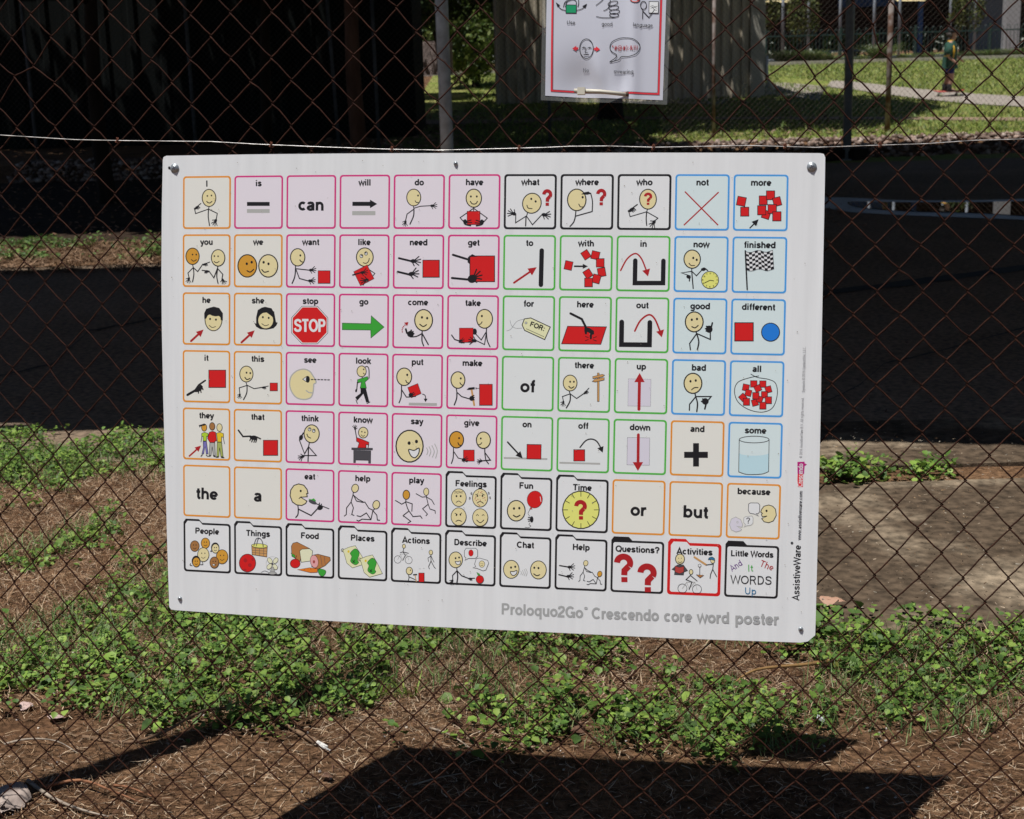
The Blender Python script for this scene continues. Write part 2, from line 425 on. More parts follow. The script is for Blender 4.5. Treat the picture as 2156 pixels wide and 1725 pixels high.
# sunlit bushy tree in the gap between the galvanised post and the shed
tree(tx(1000, 36), 36, 1.6, .1, [(tx(985, 36), 36, 2.1, .95, .9, 1.1), (tx(1030, 36), 36.6, 3.0, 1.0, .9, 1.0)], 9000, .07, 'bright green bushy tree in the gap left of the ribbed shed', cols=LIMES, seed=6)
tree(tx(930, 33), 33, 1.8, .1, [(tx(900, 33), 33, 3.0, 1.0, .9, .7), (tx(1030, 33), 33, 3.1, .5, .6, .5)], 6000, .08, 'dark leafy tree hanging behind the galvanised post', cols=GREENS, seed=7)
# wood behind everything
FT = 'trees of the far wood behind the building'
for i, (x, y, lab) in enumerate([(-20, 66, 'broad dark tree at the left end of the far wood'), (-11, 70, 'rounded dark tree far behind the dark shed'), (-3, 66, 'far tree behind the sunlit bush'), (5, 71, 'far tree hidden behind the ribbed shed'), (12.5, 67, 'far tree just right of the ribbed shed'), (18.5, 72, 'far tree behind the left verandah posts'), (24.5, 68, 'far tree behind the skateboarder'), (31, 71, 'far tree at the right edge of the picture'), (38, 69, 'far tree beyond the right edge')]):
    tree(x, y, 3.5, .25, [(x, y, 5.2, 4.2, 3.0, 3.6), (x+1.5, y+1, 2.6, 3.6, 2.4, 1.3)], 5200, .26, lab, group=FT, seed=20+i)

# dark shed at the left and the ribbed shed in the middle
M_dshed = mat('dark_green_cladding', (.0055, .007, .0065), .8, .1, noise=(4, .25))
M_rib = mat('beige_ribbed_cladding', (.50, .44, .34), .6, .3, noise=(3, .14), stretch=(1, 1, .25))
def ribbed(name, c, L, H, pitch, m, rootname, label, depth, ang=0):
    root = empty(rootname, c, ang); tag(root, label, 'shed')
    n = int(L/pitch)
    for i in range(n):                      # every cladding sheet is a part
        x0 = -L/2+i*pitch; b = MB(); P = [(0, 0), (.16, 0), (.24, -.045), (.42, -.045), (.5, 0), (1.0, 0)]
        for (u, d), (u2, d2) in zip(P, P[1:]):
            xa, xb = x0+u*pitch, x0+u2*pitch-(.006 if u2 == 1 else 0)
            b.add([(xa, d, .06), (xb, d2, .06), (xb, d2, H), (xa, d, H)], [(0, 1, 2, 3)])
        if i == 0: first = b.build('panel', m, root)
        else: p = first.copy(); COL.objects.link(p); p.location.x = i*pitch
    b = MB(); b.box((0, depth/2+.03, H/2+.02), (L, depth, H-.1)); b.build('wall', m, root)
    b = MB(); b.box((0, depth/2, H+.08), (L+.4, depth+.5, .12)); b.build('roof', M_roof, root)
    return root
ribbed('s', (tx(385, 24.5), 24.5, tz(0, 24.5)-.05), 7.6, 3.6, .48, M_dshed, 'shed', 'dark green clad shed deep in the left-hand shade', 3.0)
xL, xR = tx(1042, 31), tx(1577, 31)
sh = ribbed('s', ((xL+xR)/2, 31, tz(0, 31)-.04), xR-xL, 3.5, (xR-xL)/26, M_rib, 'shed', 'beige shed of vertical ribbed cladding with dappled light behind the laminated page', 3.2)
b = MB(); b.box(((xR-xL)/2+.17, .1, 1.72), (.30, .34, 3.5)); b.build('corner_trim', mat('cream_trim', (.42, .40, .34), .6, .3, noise=(5, .1)), sh)
b = MB(); b.tube([((xR-xL)/2+.36, -.02, .9), ((xR-xL)/2+.36, -.02, .45), ((xR-xL)/2+.5, -.06, .2)], .04, 10); b.build('downpipe', mat('white_pipe', (.5, .5, .48), .4), sh)

# pale hedge bank seen past the galvanised post
b = MB(); v = AT(900, 118, 34); b.box((v.x-.1, 34.4, v.z-.05), (1.3, .5, .75)); o = b.build('garden_wall', mat('gravel_render', (.30, .24, .22), .95, .1, noise=(30, .6), bump=(40, 1, .03))); tag(o, 'low pale pebbled wall in sun left of the galvanised post', 'wall')

# ---------------------------------------------------------------- school building across the lawn
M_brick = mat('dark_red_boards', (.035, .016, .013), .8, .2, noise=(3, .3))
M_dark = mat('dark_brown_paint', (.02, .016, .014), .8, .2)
M_post = mat('silver_post', (.33, .36, .40), .5, .4)
M_blue = mat('blue_panel', (.025, .06, .15), .6, .3, noise=(3, .2))
bx0, bx1, by, bz = 8.6, 24.0, 47.0, 1.18
bd = empty('school_building', (bx0, by, bz)); tag(bd, 'long dark red school building with silver verandah posts across the lawn', 'building')
def part(mb, name, m, root): return child(mb.build(name, m), root)
b = MB(); b.box(((bx0+bx1)/2, by+4, bz+.03), (bx1-bx0, 8, .16)); part(b, 'verandah_floor', mat('verandah_concrete', (.25, .27, .31), .8), bd)
b = MB(); b.box(((bx0+bx1)/2, by+4.7, bz+3.5), (bx1-bx0+1, 8.9, .22)); part(b, 'roof', M_roof, bd)
for k, z in enumerate(np.arange(.95, 3.35, .17)):
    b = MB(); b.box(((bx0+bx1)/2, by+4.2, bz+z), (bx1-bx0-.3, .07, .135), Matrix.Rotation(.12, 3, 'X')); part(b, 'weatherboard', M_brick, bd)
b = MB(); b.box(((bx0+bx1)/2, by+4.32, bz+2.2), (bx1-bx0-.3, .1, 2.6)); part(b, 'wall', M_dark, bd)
for (pa, pb, pt, pm, mm) in ((1370, 1490, 0, 0, 0),):
    pass
for px in (1584, 1648, 1702, 1768.5, 1840, 1893.5, 2000, 2052):
    v = AT(px, 60, by); b = MB(); b.tube([(v.x, by, bz), (v.x, by, bz+3.4)], .045, 10); part(b, 'post', M_post, bd)
v = AT(2128, 60, by); b = MB(); b.box((v.x, by, bz+1.7), (.42, .42, 3.4)); part(b, 'pillar', mat('grey_pillar', (.34, .33, .33), .7), bd)
v = AT(1770, 30, by+3.9); b = MB(); b.box((v.x+.9, by+3.9, bz+2.7), (2.0, .08, 1.9)); part(b, 'door_panel', M_blue, bd)
v = AT(1937, 60, by+1.5); b = MB(); b.box((v.x, by+1.5, bz+1.7), (.14, .14, 3.4)); part(b, 'blue_column', M_blue, bd)
for px in (1612, 1690, 1725, 1800, 1860, 1960, 2030, 2090):
    v = AT(px, 80, by+4.0); b = MB(); b.box((v.x, by+4.1, bz+.5), (.22, .2, 1.0)); part(b, 'pier', M_dark, bd)
v = AT(1775, 95, by+2.0); b = MB(); b.box((v.x+.35, by+2.0, bz+.32), (2.0, .5, .05)); b.box((v.x-.45, by+2, bz+.2), (.07, .4, .24)); b.box((v.x+1.1, by+2, bz+.2), (.07, .4, .24))
o = part(b, 'bench', M_blue, bd); o.parent = None; o.matrix_parent_inverse = Matrix(); tag(o, 'low blue bench on the verandah behind the hooped fence', 'bench')
v = AT(2075, 60, by+2.6); b = MB(); b.box((v.x, by+2.6, bz+1.1), (1.3, .1, 1.9)); part(b, 'roller_door', mat('pale_grey_sheet', (.13, .14, .16), .6), bd)
M_tube = mat('lit_tube', (.9, .85, .6), .4, emit=((1.0, .82, .45), .8))
for px, dx, lab in ((1637, .40, 'lit fluorescent tube between the left verandah posts'), (1918, .46, 'lit fluorescent tube above the skateboarder')):
    v = AT(px, 5 if px < 1700 else 2, by+1.2); b = MB(); b.tube([(v.x-dx, by+1.2, v.z+.02), (v.x+dx, by+1.2, v.z)], .016, 8)
    b.box((v.x, by+1.2, v.z+.05), (2*dx+.1, .05, .02)); o = b.build('tube_lamp', M_tube); tag(o, lab, 'lamp', 'fluorescent tubes under the verandah')

# hooped pool-type fence in front of the building
M_gr = mat('green_fence_paint', (.022, .050, .042), .5, .4)
hy = 43.9; hf = empty('hooped_fence', (8, hy, tz(0, hy))); tag(hf, 'dark green hoop-topped steel fence in front of the school building', 'fence')
x0, x1 = AT(1612, 90, hy).x, 27.0; hz = tz(0, hy)
for z in (.10, .80):
    b = MB(); b.box(((x0+x1)/2, hy, hz+z), (x1-x0, .03, .035)); part(b, 'rail', M_gr, hf)
for k, x in enumerate(np.arange(x0, x1, 2.2)):
    b = MB(); b.box((x+.001, hy+.001, hz+.5), (.06, .06, 1.02)); part(b, 'post', M_gr, hf)
b = MB(); x = x0+.05
while x < x1:
    b.tube([(x, hy, hz+.05), (x, hy, hz+.86), (x+.02, hy, hz+.93), (x+.055, hy, hz+.96), (x+.09, hy, hz+.93), (x+.11, hy, hz+.86), (x+.11, hy, hz+.05)], .008, 4, smooth=False); x += .22
o = part(b, 'pickets', M_gr, hf); o['kind'] = 'stuff'

# strappy plants in the bed
def strappy(x, y, h, rad, n, seed, cols):
    r = np.random.default_rng(seed); z = tz(0, y)
    V, F, C = [], [], []
    for i in range(n):
        a = r.random()*6.283; t = r.random()**.6*rad; L = h*(.6+.5*r.random()); wd = .012+.01*r.random()
        c = np.array(cols[r.integers(0, len(cols))])*(.7+.6*r.random())
        d = np.array([math.cos(a), math.sin(a), 0]); s = np.array([-d[1], d[0], 0])
        base = np.array([x, y, z])+d*t*.25; k0 = len(V)
        for q in (0, .5, 1):
            p = base+d*t*q**1.5*1.2+np.array([0, 0, L*(q-.35*q*q)])
            ww = wd*(1-.8*q); V += [p-s*ww, p+s*ww]; C += [c, c]
        F += [(k0, k0+1, k0+3, k0+2), (k0+2, k0+3, k0+5, k0+4)]
    return np_mesh('shrub', V, F, np.array(C))
SG = 'strappy shrubs in the bed behind the kerb'
LC = [(.10, .14, .035), (.07, .12, .03), (.15, .17, .06)]
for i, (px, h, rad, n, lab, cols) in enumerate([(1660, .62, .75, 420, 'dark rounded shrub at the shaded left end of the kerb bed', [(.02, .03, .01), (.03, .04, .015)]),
    (1692, .6, .7, 420, 'tall pale green shrub beside the dark one, left of the right canopy post', LC), (1722, .5, .5, 300, 'shrub against the left side of the right canopy post', LC), (1755, .35, .4, 220, 'small shrub just left of the right canopy post', LC),
    (1815, .3, .35, 200, 'low shrub right of the right canopy post', LC), (1856, .75, .6, 420, 'tallest shrub, just left of the rusty fence post', LC), (1900, .3, .4, 220, 'small shrub right of the rusty fence post', LC),
    (1955, .35, .4, 220, 'shrub left of the skateboarder', LC), (2030, .35, .45, 260, 'shrub just right of the skateboarder', [(.05, .08, .02), (.08, .1, .03)]), (2092, .4, .6, 340, 'broad low shrub toward the right edge', LC), (2142, .42, .6, 340, 'shrub cut by the right edge of the picture', LC)]):
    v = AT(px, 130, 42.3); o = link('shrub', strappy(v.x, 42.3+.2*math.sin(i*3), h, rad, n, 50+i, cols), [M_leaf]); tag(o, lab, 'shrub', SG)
for i, (px, h, lab) in enumerate([(1612, 3.0, 'yellow-green young tree behind the first verandah post'), (1690, 2.3, 'golden-green bush before the blue door panel'), (2035, 2.4, 'bright leafy bush right of the skateboarder, behind the hooped fence')]):
    v = AT(px, 60, 45.2); tree(v.x, 45.2, h*.45, .05, [(v.x, 45.2, tz(0, 45)+h*.62, .55, .4, h*.33)], 900, .06, lab, cols=[(.09, .1, .02), (.05, .08, .02), (.16, .17, .05)], group='bushes in front of the verandah', seed=60+i)

# ---------------------------------------------------------------- far chain-link fence on the bank
M_rust = mat('rusty_post', (.11, .055, .035), .85, .3, col2=(.26, .22, .20), scale=9, mixlo=.4, mixhi=.6)
M_fwire = mat('far_wire', (.085, .07, .055), .6, .4)
M_dim = mat('weathered_pipe', (.07, .075, .08), .7, .3, noise=(12, .3))
fy = 22.2; ff = empty('far_chain_link_fence', (0, fy, tz(0, fy))); tag(ff, 'far chain-link fence on thin rusty posts at the front of the lawn', 'fence')
for px in (705, 1503, 1872, 790, 1155, 2240, 60, 400):
    v = AT(px, 150, fy if px not in (705,) else fy); b = MB(); lean = -.03 if px == 705 else 0
    b.tube([(v.x, fy, tz(0, fy)-.05), (v.x+lean, fy, tz(0, fy)+1.1), (v.x+lean*2, fy, tz(0, fy)+2.3)], .040 if px == 1872 else .026, 10)
    p = part(b, 'post', M_rust if px in (1872, 1503, 2240) else M_dim, ff)
    if px == 1872: p['label'] = 'thicker rust-stained post'
P, dgn = [], .085
xa, xb = AT(40, 150, fy).x, AT(2330, 150, fy).x
z0 = tz(0, fy)+.05; nxx, nzz = int((xb-xa)/dgn*2), int(2.2/dgn*2)
V, F = [], []
rw = .0016
def seg(a, b_):
    a, b_ = np.array(a), np.array(b_); d = b_-a; d /= np.linalg.norm(d); s = np.cross(d, [0, 1, 0]); s /= np.linalg.norm(s); t = np.array([0, 1, 0]); k = len(V)
    for p in (a, b_):
        for q in range(3): V.append(p+rw*(s*math.cos(2.0944*q)+t*math.sin(2.0944*q)))
    for q in range(3): F.append((k+q, k+(q+1) % 3, k+3+(q+1) % 3, k+3+q))
h = dgn/2
nd = int((2.2)/h)
L = nd*h
k = int((xb-xa)/dgn)
for i in range(-nd//2, k+nd//2):
    xs0 = xa+i*dgn
    for sgn in (1, -1):
        # one straight diagonal run in pieces
        st = 6
        for q in range(st):
            u0, u1 = q/st, (q+1)/st
            xx0, xx1 = xs0+sgn*(u0-.5)*L, xs0+sgn*(u1-.5)*L
            seg((xx0, fy+.002*sgn, z0+u0*L), (xx1, fy+.002*sgn, z0+u1*L))
o = link('wire_mesh', np_mesh('wire_mesh', V, F), [M_fwire]); o['kind'] = 'stuff'; child(o, ff)

# ---------------------------------------------------------------- the skateboarder
M_skin = mat('skin', (.50, .27, .20), .55, .3)
M_shirt = mat('green_shirt', (.030, .085, .062), .85, .2, noise=(9, .12))
M_yel = mat('yellow_stripe', (.60, .34, .03), .8, .2)
M_navy = mat('navy_cloth', (.015, .02, .12), .85, .2)
M_blk = mat('black_cloth', (.012, .011, .012), .8, .2)
M_red = mat('red_deck', (.45, .07, .05), .5, .4)
M_wheel = mat('pale_wheel', (.3, .32, .2), .4, .5)
ft = G(1997, 206); DX, DY, DZ = ft.x, ft.y, ft.z+.03
hs = 1.0*(138/FPX*DY)/1.50                  # scale: 1.50 m from wheels to cap
sk = empty('skateboard', (DX, DY, DZ)); sk.scale = (hs,)*3; tag(sk, 'red skateboard rolling along the footpath under the rider', 'skateboard')
b = MB(); b.loft([((0, 0, .088), .001, .001), ((0, 0, .09), .36, .10), ((0, 0, .104), .36, .10), ((0, 0, .105), .001, .001)], 24, False)
deck = b.build('deck', M_red, sk)
for v in deck.data.vertices:
    if abs(v.co.x) > .24: v.co.z += (abs(v.co.x)-.24)*.35
for x in (-.2, .2):
    b = MB(); b.box((x, 0, .07), (.05, .12, .03)); b.tube([(x, -.09, .035), (x, .09, .035)], .01, 8); b.box((x, 0, .05), (.03, .03, .04)); b.build('truck', M_galv, sk)
    for y in (-.095, .095):
        b = MB(); b.tube([(x, y-.022, .03), (x, y+.022, .03)], .03, 14); b.build('wheel', M_wheel, sk)
pr = empty('person', (DX, DY, DZ)); pr.scale = (hs,)*3; pr.rotation_euler = (0, 0, math.radians(-12))
tag(pr, 'person in dark cap, loose green shirt, blue shorts and black boots riding the skateboard', 'person')
# one skinned surface for the body
J = {'pel': (0, 0, .76, .105), 'bel': (.02, 0, .90, .12), 'che': (.01, 0, 1.08, .125), 'nek': (.03, 0, 1.20, .05), 'jaw': (.05, 0, 1.27, .072), 'hed': (.045, 0, 1.36, .092), 'crn': (.03, 0, 1.43, .06),
     'hR': (0, -.075, .72, .085), 'kR': (.05, -.085, .42, .058), 'cR': (.02, -.085, .30, .055), 'aR': (0, -.085, .16, .034), 'tR': (.13, -.09, .125, .03),
     'hL': (0, .075, .72, .085), 'kL': (-.02, .085, .42, .058), 'cL': (-.06, .085, .30, .055), 'aL': (-.09, .085, .16, .034), 'tL': (.02, .09, .125, .03),
     'sR': (-.02, -.15, 1.12, .06), 'eR': (-.07, -.19, .88, .04), 'wR': (.07, -.21, .76, .027), 'pR': (.11, -.21, .73, .03),
     'sL': (.03, .15, 1.12, .06), 'eL': (.10, .21, .90, .04), 'wL': (.24, .19, .80, .027), 'pL': (.28, .185, .77, .03)}
for s_, wx, wy, wz in (('R', .11, -.21, .73), ('L', .28, .185, .77)):
    for i, (dx, dy, dz, L) in enumerate([(.9, .0, -.5, .055), (.85, .25, -.6, .06), (.7, .4, -.7, .055), (.5, .55, -.8, .045), (.5, -.8, .1, .04)]):
        J[f'f{s_}{i}'] = (wx+dx*L*.6, wy+dy*L*.4, wz+dz*L*.5, .0105); J[f'g{s_}{i}'] = (wx+dx*L, wy+dy*L*.7, wz+dz*L*1.2, .009)
E_ = [('pel', 'bel'), ('bel', 'che'), ('che', 'nek'), ('nek', 'jaw'), ('jaw', 'hed'), ('hed', 'crn')]
for s_ in 'RL':
    E_ += [('pel', 'h'+s_), ('h'+s_, 'k'+s_), ('k'+s_, 'c'+s_), ('c'+s_, 'a'+s_), ('a'+s_, 't'+s_), ('che', 's'+s_), ('s'+s_, 'e'+s_), ('e'+s_, 'w'+s_), ('w'+s_, 'p'+s_)]
    for i in range(5): E_ += [('p'+s_, f'f{s_}{i}'), (f'f{s_}{i}', f'g{s_}{i}')]
keys = list(J); me = bpy.data.meshes.new('body'); me.from_pydata([J[k][:3] for k in keys], [(keys.index(a), keys.index(c)) for a, c in E_], []); me.update()
body = link('body', me, [M_skin], pr)
md = body.modifiers.new('skin', 'SKIN'); md.use_smooth_shade = True
for i, k in enumerate(keys):
    sv = me.skin_vertices[0].data[i]; sv.radius = (J[k][3],)*2; sv.use_root = (k == 'pel')
body.modifiers.new('sub', 'SUBSURF').levels = 2; body.modifiers['sub'].render_levels = 2
X = Matrix.Identity(3)
b = MB(); b.loft([((.0, 0, .60), .180, .175), ((.0, 0, .62), .178, .172), ((-.01, 0, .80), .155, .16), ((0, 0, .95), .145, .165), ((0, 0, 1.08), .14, .18), ((0, 0, 1.15), .115, .17), ((.015, 0, 1.20), .075, .08), ((.02, 0, 1.215), .066, .07)], 20, False)
for s_, pts in ((-1, [(-.01, -.14, 1.13), (-.04, -.20, 1.02), (-.075, -.225, .90)]), (1, [(.01, .14, 1.13), (.06, .20, 1.02), (.10, .225, .92)])):
    b.tube(pts, [.065, .075, .074], 14, False)
sh_ = b.build('shirt', M_shirt, pr); sh_.modifiers.new('t', 'SOLIDIFY').thickness = .006
b = MB(); b.loft([((.0, 0, 1.195), .083, .086), ((.02, 0, 1.222), .071, .074)], 16, False); b.tube([(-.079, -.228, .90), (-.075, -.226, .888)], .079, 14, False); b.build('shirt_trim', M_yel, pr)
b = MB(); b.tube([(.045, -.188, 1.10), (.062, -.198, .98), (.05, -.206, .84)], [.018, .026, .012], 8); b.build('shirt_stripe', M_yel, pr)
b = MB()
for s_ in (-1, 1): b.loft([((.0+.012*s_, s_*.085, .50), .105, .085), ((0, s_*.08, .62), .11, .09), ((0, s_*.05, .76), .115, .09)], 16, False)
b.build('shorts', M_navy, pr)
b = MB()
for x, s_ in ((0, -1), (-.09, 1)):
    b.loft([((x, s_*.086, .27), .058, .055), ((x, s_*.086, .16), .052, .048), ((x+.03, s_*.087, .135), .09, .05), ((x+.045, s_*.088, .108), .12, .052)], 14)
b.build('boots', M_blk, pr)
b = MB(); b.loft([((.035, 0, 1.375), .104, .098), ((.033, 0, 1.42), .10, .094), ((.03, 0, 1.46), .075, .07), ((.03, 0, 1.477), .03, .03)], 18)
b.loft([((.12, 0, 1.372), .085, .07), ((.125, 0, 1.382), .08, .066)], 14); b.build('cap', M_blk, pr)
b = MB(); b.loft([((-.015, 0, 1.27), .075, .078), ((-.02, 0, 1.38), .088, .09)], 14); b.build('hair', mat('dark_hair', (.03, .02, .015), .7), pr)
b = MB(); b.box((.128, -.028, 1.345), (.012, .02, .010)); b.box((.128, .028, 1.345), (.012, .02, .010)); b.build('eyes', M_blk, pr)
b = MB(); b.loft([((.135, 0, 1.305), .012, .014), ((.142, 0, 1.315), .014, .012), ((.13, 0, 1.345), .006, .007)], 8); b.box((.118, 0, 1.275), (.014, .035, .008)); b.build('nose_and_mouth', mat('lip_skin', (.42, .18, .14), .6), pr)

# ---------------------------------------------------------------- the plane of the sign and of the near fence
RB = ((0.9857502932255492, -0.013087908344222195, 0.1677052952679706), (0.025057809430079563, 0.9972700830636726, -0.06945853160513413), (-0.16633840684673454, 0.07267109522601706, 0.9833872311182109))
TB = (-0.6016282970099713, -0.42653725135106313, 2.624030118389325)
F4 = FPX*4096/2156                                                         # focal length in pixels of the photograph
Ub, Vb, Nb = (Vector([RB[i][k] for i in range(3)]) for k in range(3))     # right, down and away in the optical frame
MBRD = Matrix((wdir(Ub), wdir(-Vb), wdir(-Nb))).transposed().to_4x4(); MBRD.translation = world(TB)
TBv = Vector(TB)
def onplane(x, y, off=0.0):
    """(right, up) on the sign's plane, pushed back by off, of the photograph's point (x, y)"""
    d = Vector(((x-2048)/F4, (y-1638.5)/F4, 1.0)); T = TBv+Nb*off
    P = d*(Nb.dot(T)/Nb.dot(d))-T
    return (P.dot(Ub), -P.dot(Vb))
PP, QQ, KD, WR, HRr = 0.09946422415327079, 0.10593249896658229, -0.12480658240488726, .93283877, .90707758
def tile_pt(u, v):
    """a point of the printed grid (columns, rows), with the print's slight bow"""
    P = TBv+Ub*(u*PP)+Vb*(v*QQ); n = (P.x/P.z, P.y/P.z); k = 1+KD*(n[0]**2+n[1]**2)
    return onplane(2048+F4*n[0]*k, 1638.5+F4*n[1]*k)

# monoline grotesque: strokes in units of 1/72 cap height; A = arc cx cy rx ry from to
GL = {
'a': (54, 'P11,37 15,44 25,46 37,44 42,36 42,0|A25,15,16,9.5,0,360|P42,29 30,27 24,25'), 'b': (60, 'P12,0 12,72|A31,26,19,19.5,0,360'), 'c': (54, 'A29,26,19.5,19.5,48,312'), 'd': (60, 'P48,0 48,72|A29,26,19,19.5,0,360'),
'e': (55, 'A28,26,19.5,19.5,0,315|P9,25 48,25'), 'f': (33, 'P31,66 24,66 18,60 18,0|P4,46 31,46'), 'g': (60, 'A29,27,19,18.5,0,360|P48,52 48,-6 42,-14 29,-15 17,-14 12,-8'), 'h': (58, 'P12,0 12,72|A29,28,17,17.5,180,0|P46,28 46,0'),
'i': (27, 'P13,0 13,52|P13,61 13,72'), 'j': (27, 'P13,52 13,-10 6,-15|P13,61 13,72'), 'k': (54, 'P12,0 12,72|P46,52 14,19|P25,31 47,0'), 'l': (27, 'P13,0 13,72'), 'm': (88, 'P12,0 12,52|A28,30,16,15.5,180,0|P44,30 44,0|A60,30,16,15.5,180,0|P76,30 76,0'),
'n': (58, 'P12,0 12,52|A29,28,17,17.5,180,0|P46,28 46,0'), 'o': (59, 'A29.5,26,20.5,19.5,0,360'), 'p': (60, 'P12,-20 12,52|A31,26,19,19.5,0,360'), 'q': (60, 'P48,-20 48,52|A29,26,19,19.5,0,360'), 'r': (38, 'P12,0 12,52|P12,28 16,39 23,45 36,46'),
's': (54, 'S44,37 37,45 27,46 16,44 12,37 16,30 28,26 40,22 45,15 38,8 27,6 15,8 9,15'), 't': (33, 'P17,66 17,14 21,7 31,6|P4,46 30,46'), 'u': (58, 'P46,0 46,52|P12,52 12,24|A29,24,17,17.5,180,360'), 'v': (52, 'P5,52 26,4 47,52'), 'w': (76, 'P4,52 20,4 38,50 56,4 72,52'),
'x': (52, 'P6,52 46,0|P46,52 6,0'), 'y': (52, 'P5,52 27,6|P47,52 23,-12 16,-15 8,-14'), 'z': (50, 'P6,46 42,46 8,6 44,6'),
'A': (70, 'P5,0 35,70 65,0|P15,22 55,22'), 'B': (70, 'P13,0 13,72|P13,66 42,66 54,60 54,44 42,38 13,38|P13,6 44,6 57,13 57,31 44,38'), 'C': (72, 'A38,36,29,30,45,315'), 'D': (72, 'P13,0 13,72|P13,66 34,66|A34,36,26,30,90,-90|P13,6 34,6'), 'F': (63, 'P13,0 13,72|P13,66 58,66|P13,37 52,37'),
'G': (76, 'A38,36,29,30,45,330|P66,0 66,32 42,32'), 'H': (72, 'P13,0 13,72|P59,0 59,72|P13,38 59,38'), 'I': (28, 'P14,0 14,72'), 'L': (62, 'P13,72 13,6 56,6'), 'N': (72, 'P13,0 13,70 59,2 59,72'), 'O': (78, 'A39,36,31,30,0,360'), 'P': (68, 'P13,0 13,72|P13,66 40,66|A40,50,16,16,90,-90|P13,34 40,34'),
'Q': (78, 'A39,36,31,30,0,360|P44,18 66,-2'), 'R': (72, 'P13,0 13,72|P13,66 42,66|A42,51,15,15,90,-90|P13,36 42,36|P40,36 62,0'), 'S': (68, 'S58,52 52,62 35,66 18,62 13,52 20,42 36,37 52,32 58,20 50,9 34,6 16,9 8,21'), 'T': (64, 'P32,0 32,66|P4,66 60,66'), 'U': (72, 'P13,72 13,28|A36,28,23,22,180,360|P59,28 59,72'),
'V': (66, 'P4,72 33,3 62,72'), 'W': (94, 'P4,72 24,4 47,68 70,4 90,72'), '?': (61, 'A30,50,20,16,178,-35|P45,41 32,30 31,18|P31,0 31,13'), '!': (28, 'P14,20 14,72|P14,0 14,11'), ':': (30, 'P15,0 15,12|P15,38 15,50'), '.': (28, 'P14,0 14,12'), ',': (28, 'P14,10 14,0 10,-10'),
'0': (56, 'A28,36,20,30,0,360'), '1': (56, 'P12,54 26,58 34,70 34,0'), '2': (56, 'P9,50 12,62 27,66 42,62 46,50 38,38 12,18 8,6 50,6'), '3': (56, 'S9,54 14,63 28,66 41,62 44,52 38,42 26,38 40,35 47,22 41,9 27,6 13,9 8,20'), '4': (56, 'P40,0 40,66 6,20 52,20'), '5': (56, 'P46,66 16,66 12,38 30,42 44,36 48,22 40,9 26,6 12,9 8,18'),
'6': (56, 'A29,24,19,18,0,360|P11,28 13,50 24,64 38,66 46,58'), '7': (56, 'P8,66 49,66 32,34 24,0'), '8': (56, 'A28,51,16,15,0,360|A28,22,20,16,0,360'), '9': (56, 'A27,48,19,18,0,360|P45,44 43,22 32,8 18,6 10,14'),
'&': (68, 'P62,0 20,48 20,60 30,66 40,60 40,50 12,26 12,12 26,6 42,10 56,34'), '@': (90, 'A45,30,16,16,0,360|A45,32,36,38,0,320|P61,46 61,22 70,16 80,30'), '#': (60, 'P20,0 26,66|P38,0 44,66|P6,22 52,22|P10,44 56,44'), '}': (34, 'P8,72 18,68 18,44 27,36 18,28 18,2 8,-3'), '*': (40, 'P20,72 20,48|P10,66 30,54|P30,66 10,54'),
'®': (40, 'A20,56,15,15,0,360|P16,48 16,64 23,62 23,57 16,56|P20,56 25,48'), '©': (78, 'A39,36,32,32,0,360|A40,36,15,15,50,310'),
}

def arc(cx, cy, rx, ry, a0, a1, rot=0, n=None):
    n = n or max(5, int(abs(a1-a0)/360*26)); R = math.radians(rot); c, s = math.cos(R), math.sin(R); out = []
    for i in range(n+1):
        q = math.radians(a0+(a1-a0)*i/n); x, y = rx*math.cos(q), ry*math.sin(q); out.append((cx+x*c-y*s, cy+x*s+y*c))
    return out
def spline(P, sub=6):
    out = []; n = len(P)
    for i in range(n-1):
        p0, p1, p2, p3 = P[max(i-1, 0)], P[i], P[i+1], P[min(i+2, n-1)]
        for k in range(sub):
            t = k/sub
            out.append(tuple(.5*((2*b)+(c-a)*t+(2*a-5*b+4*c-d)*t*t+(-a+3*b-3*c+d)*t**3) for a, b, c, d in zip(p0, p1, p2, p3)))
    return out+[P[-1]]

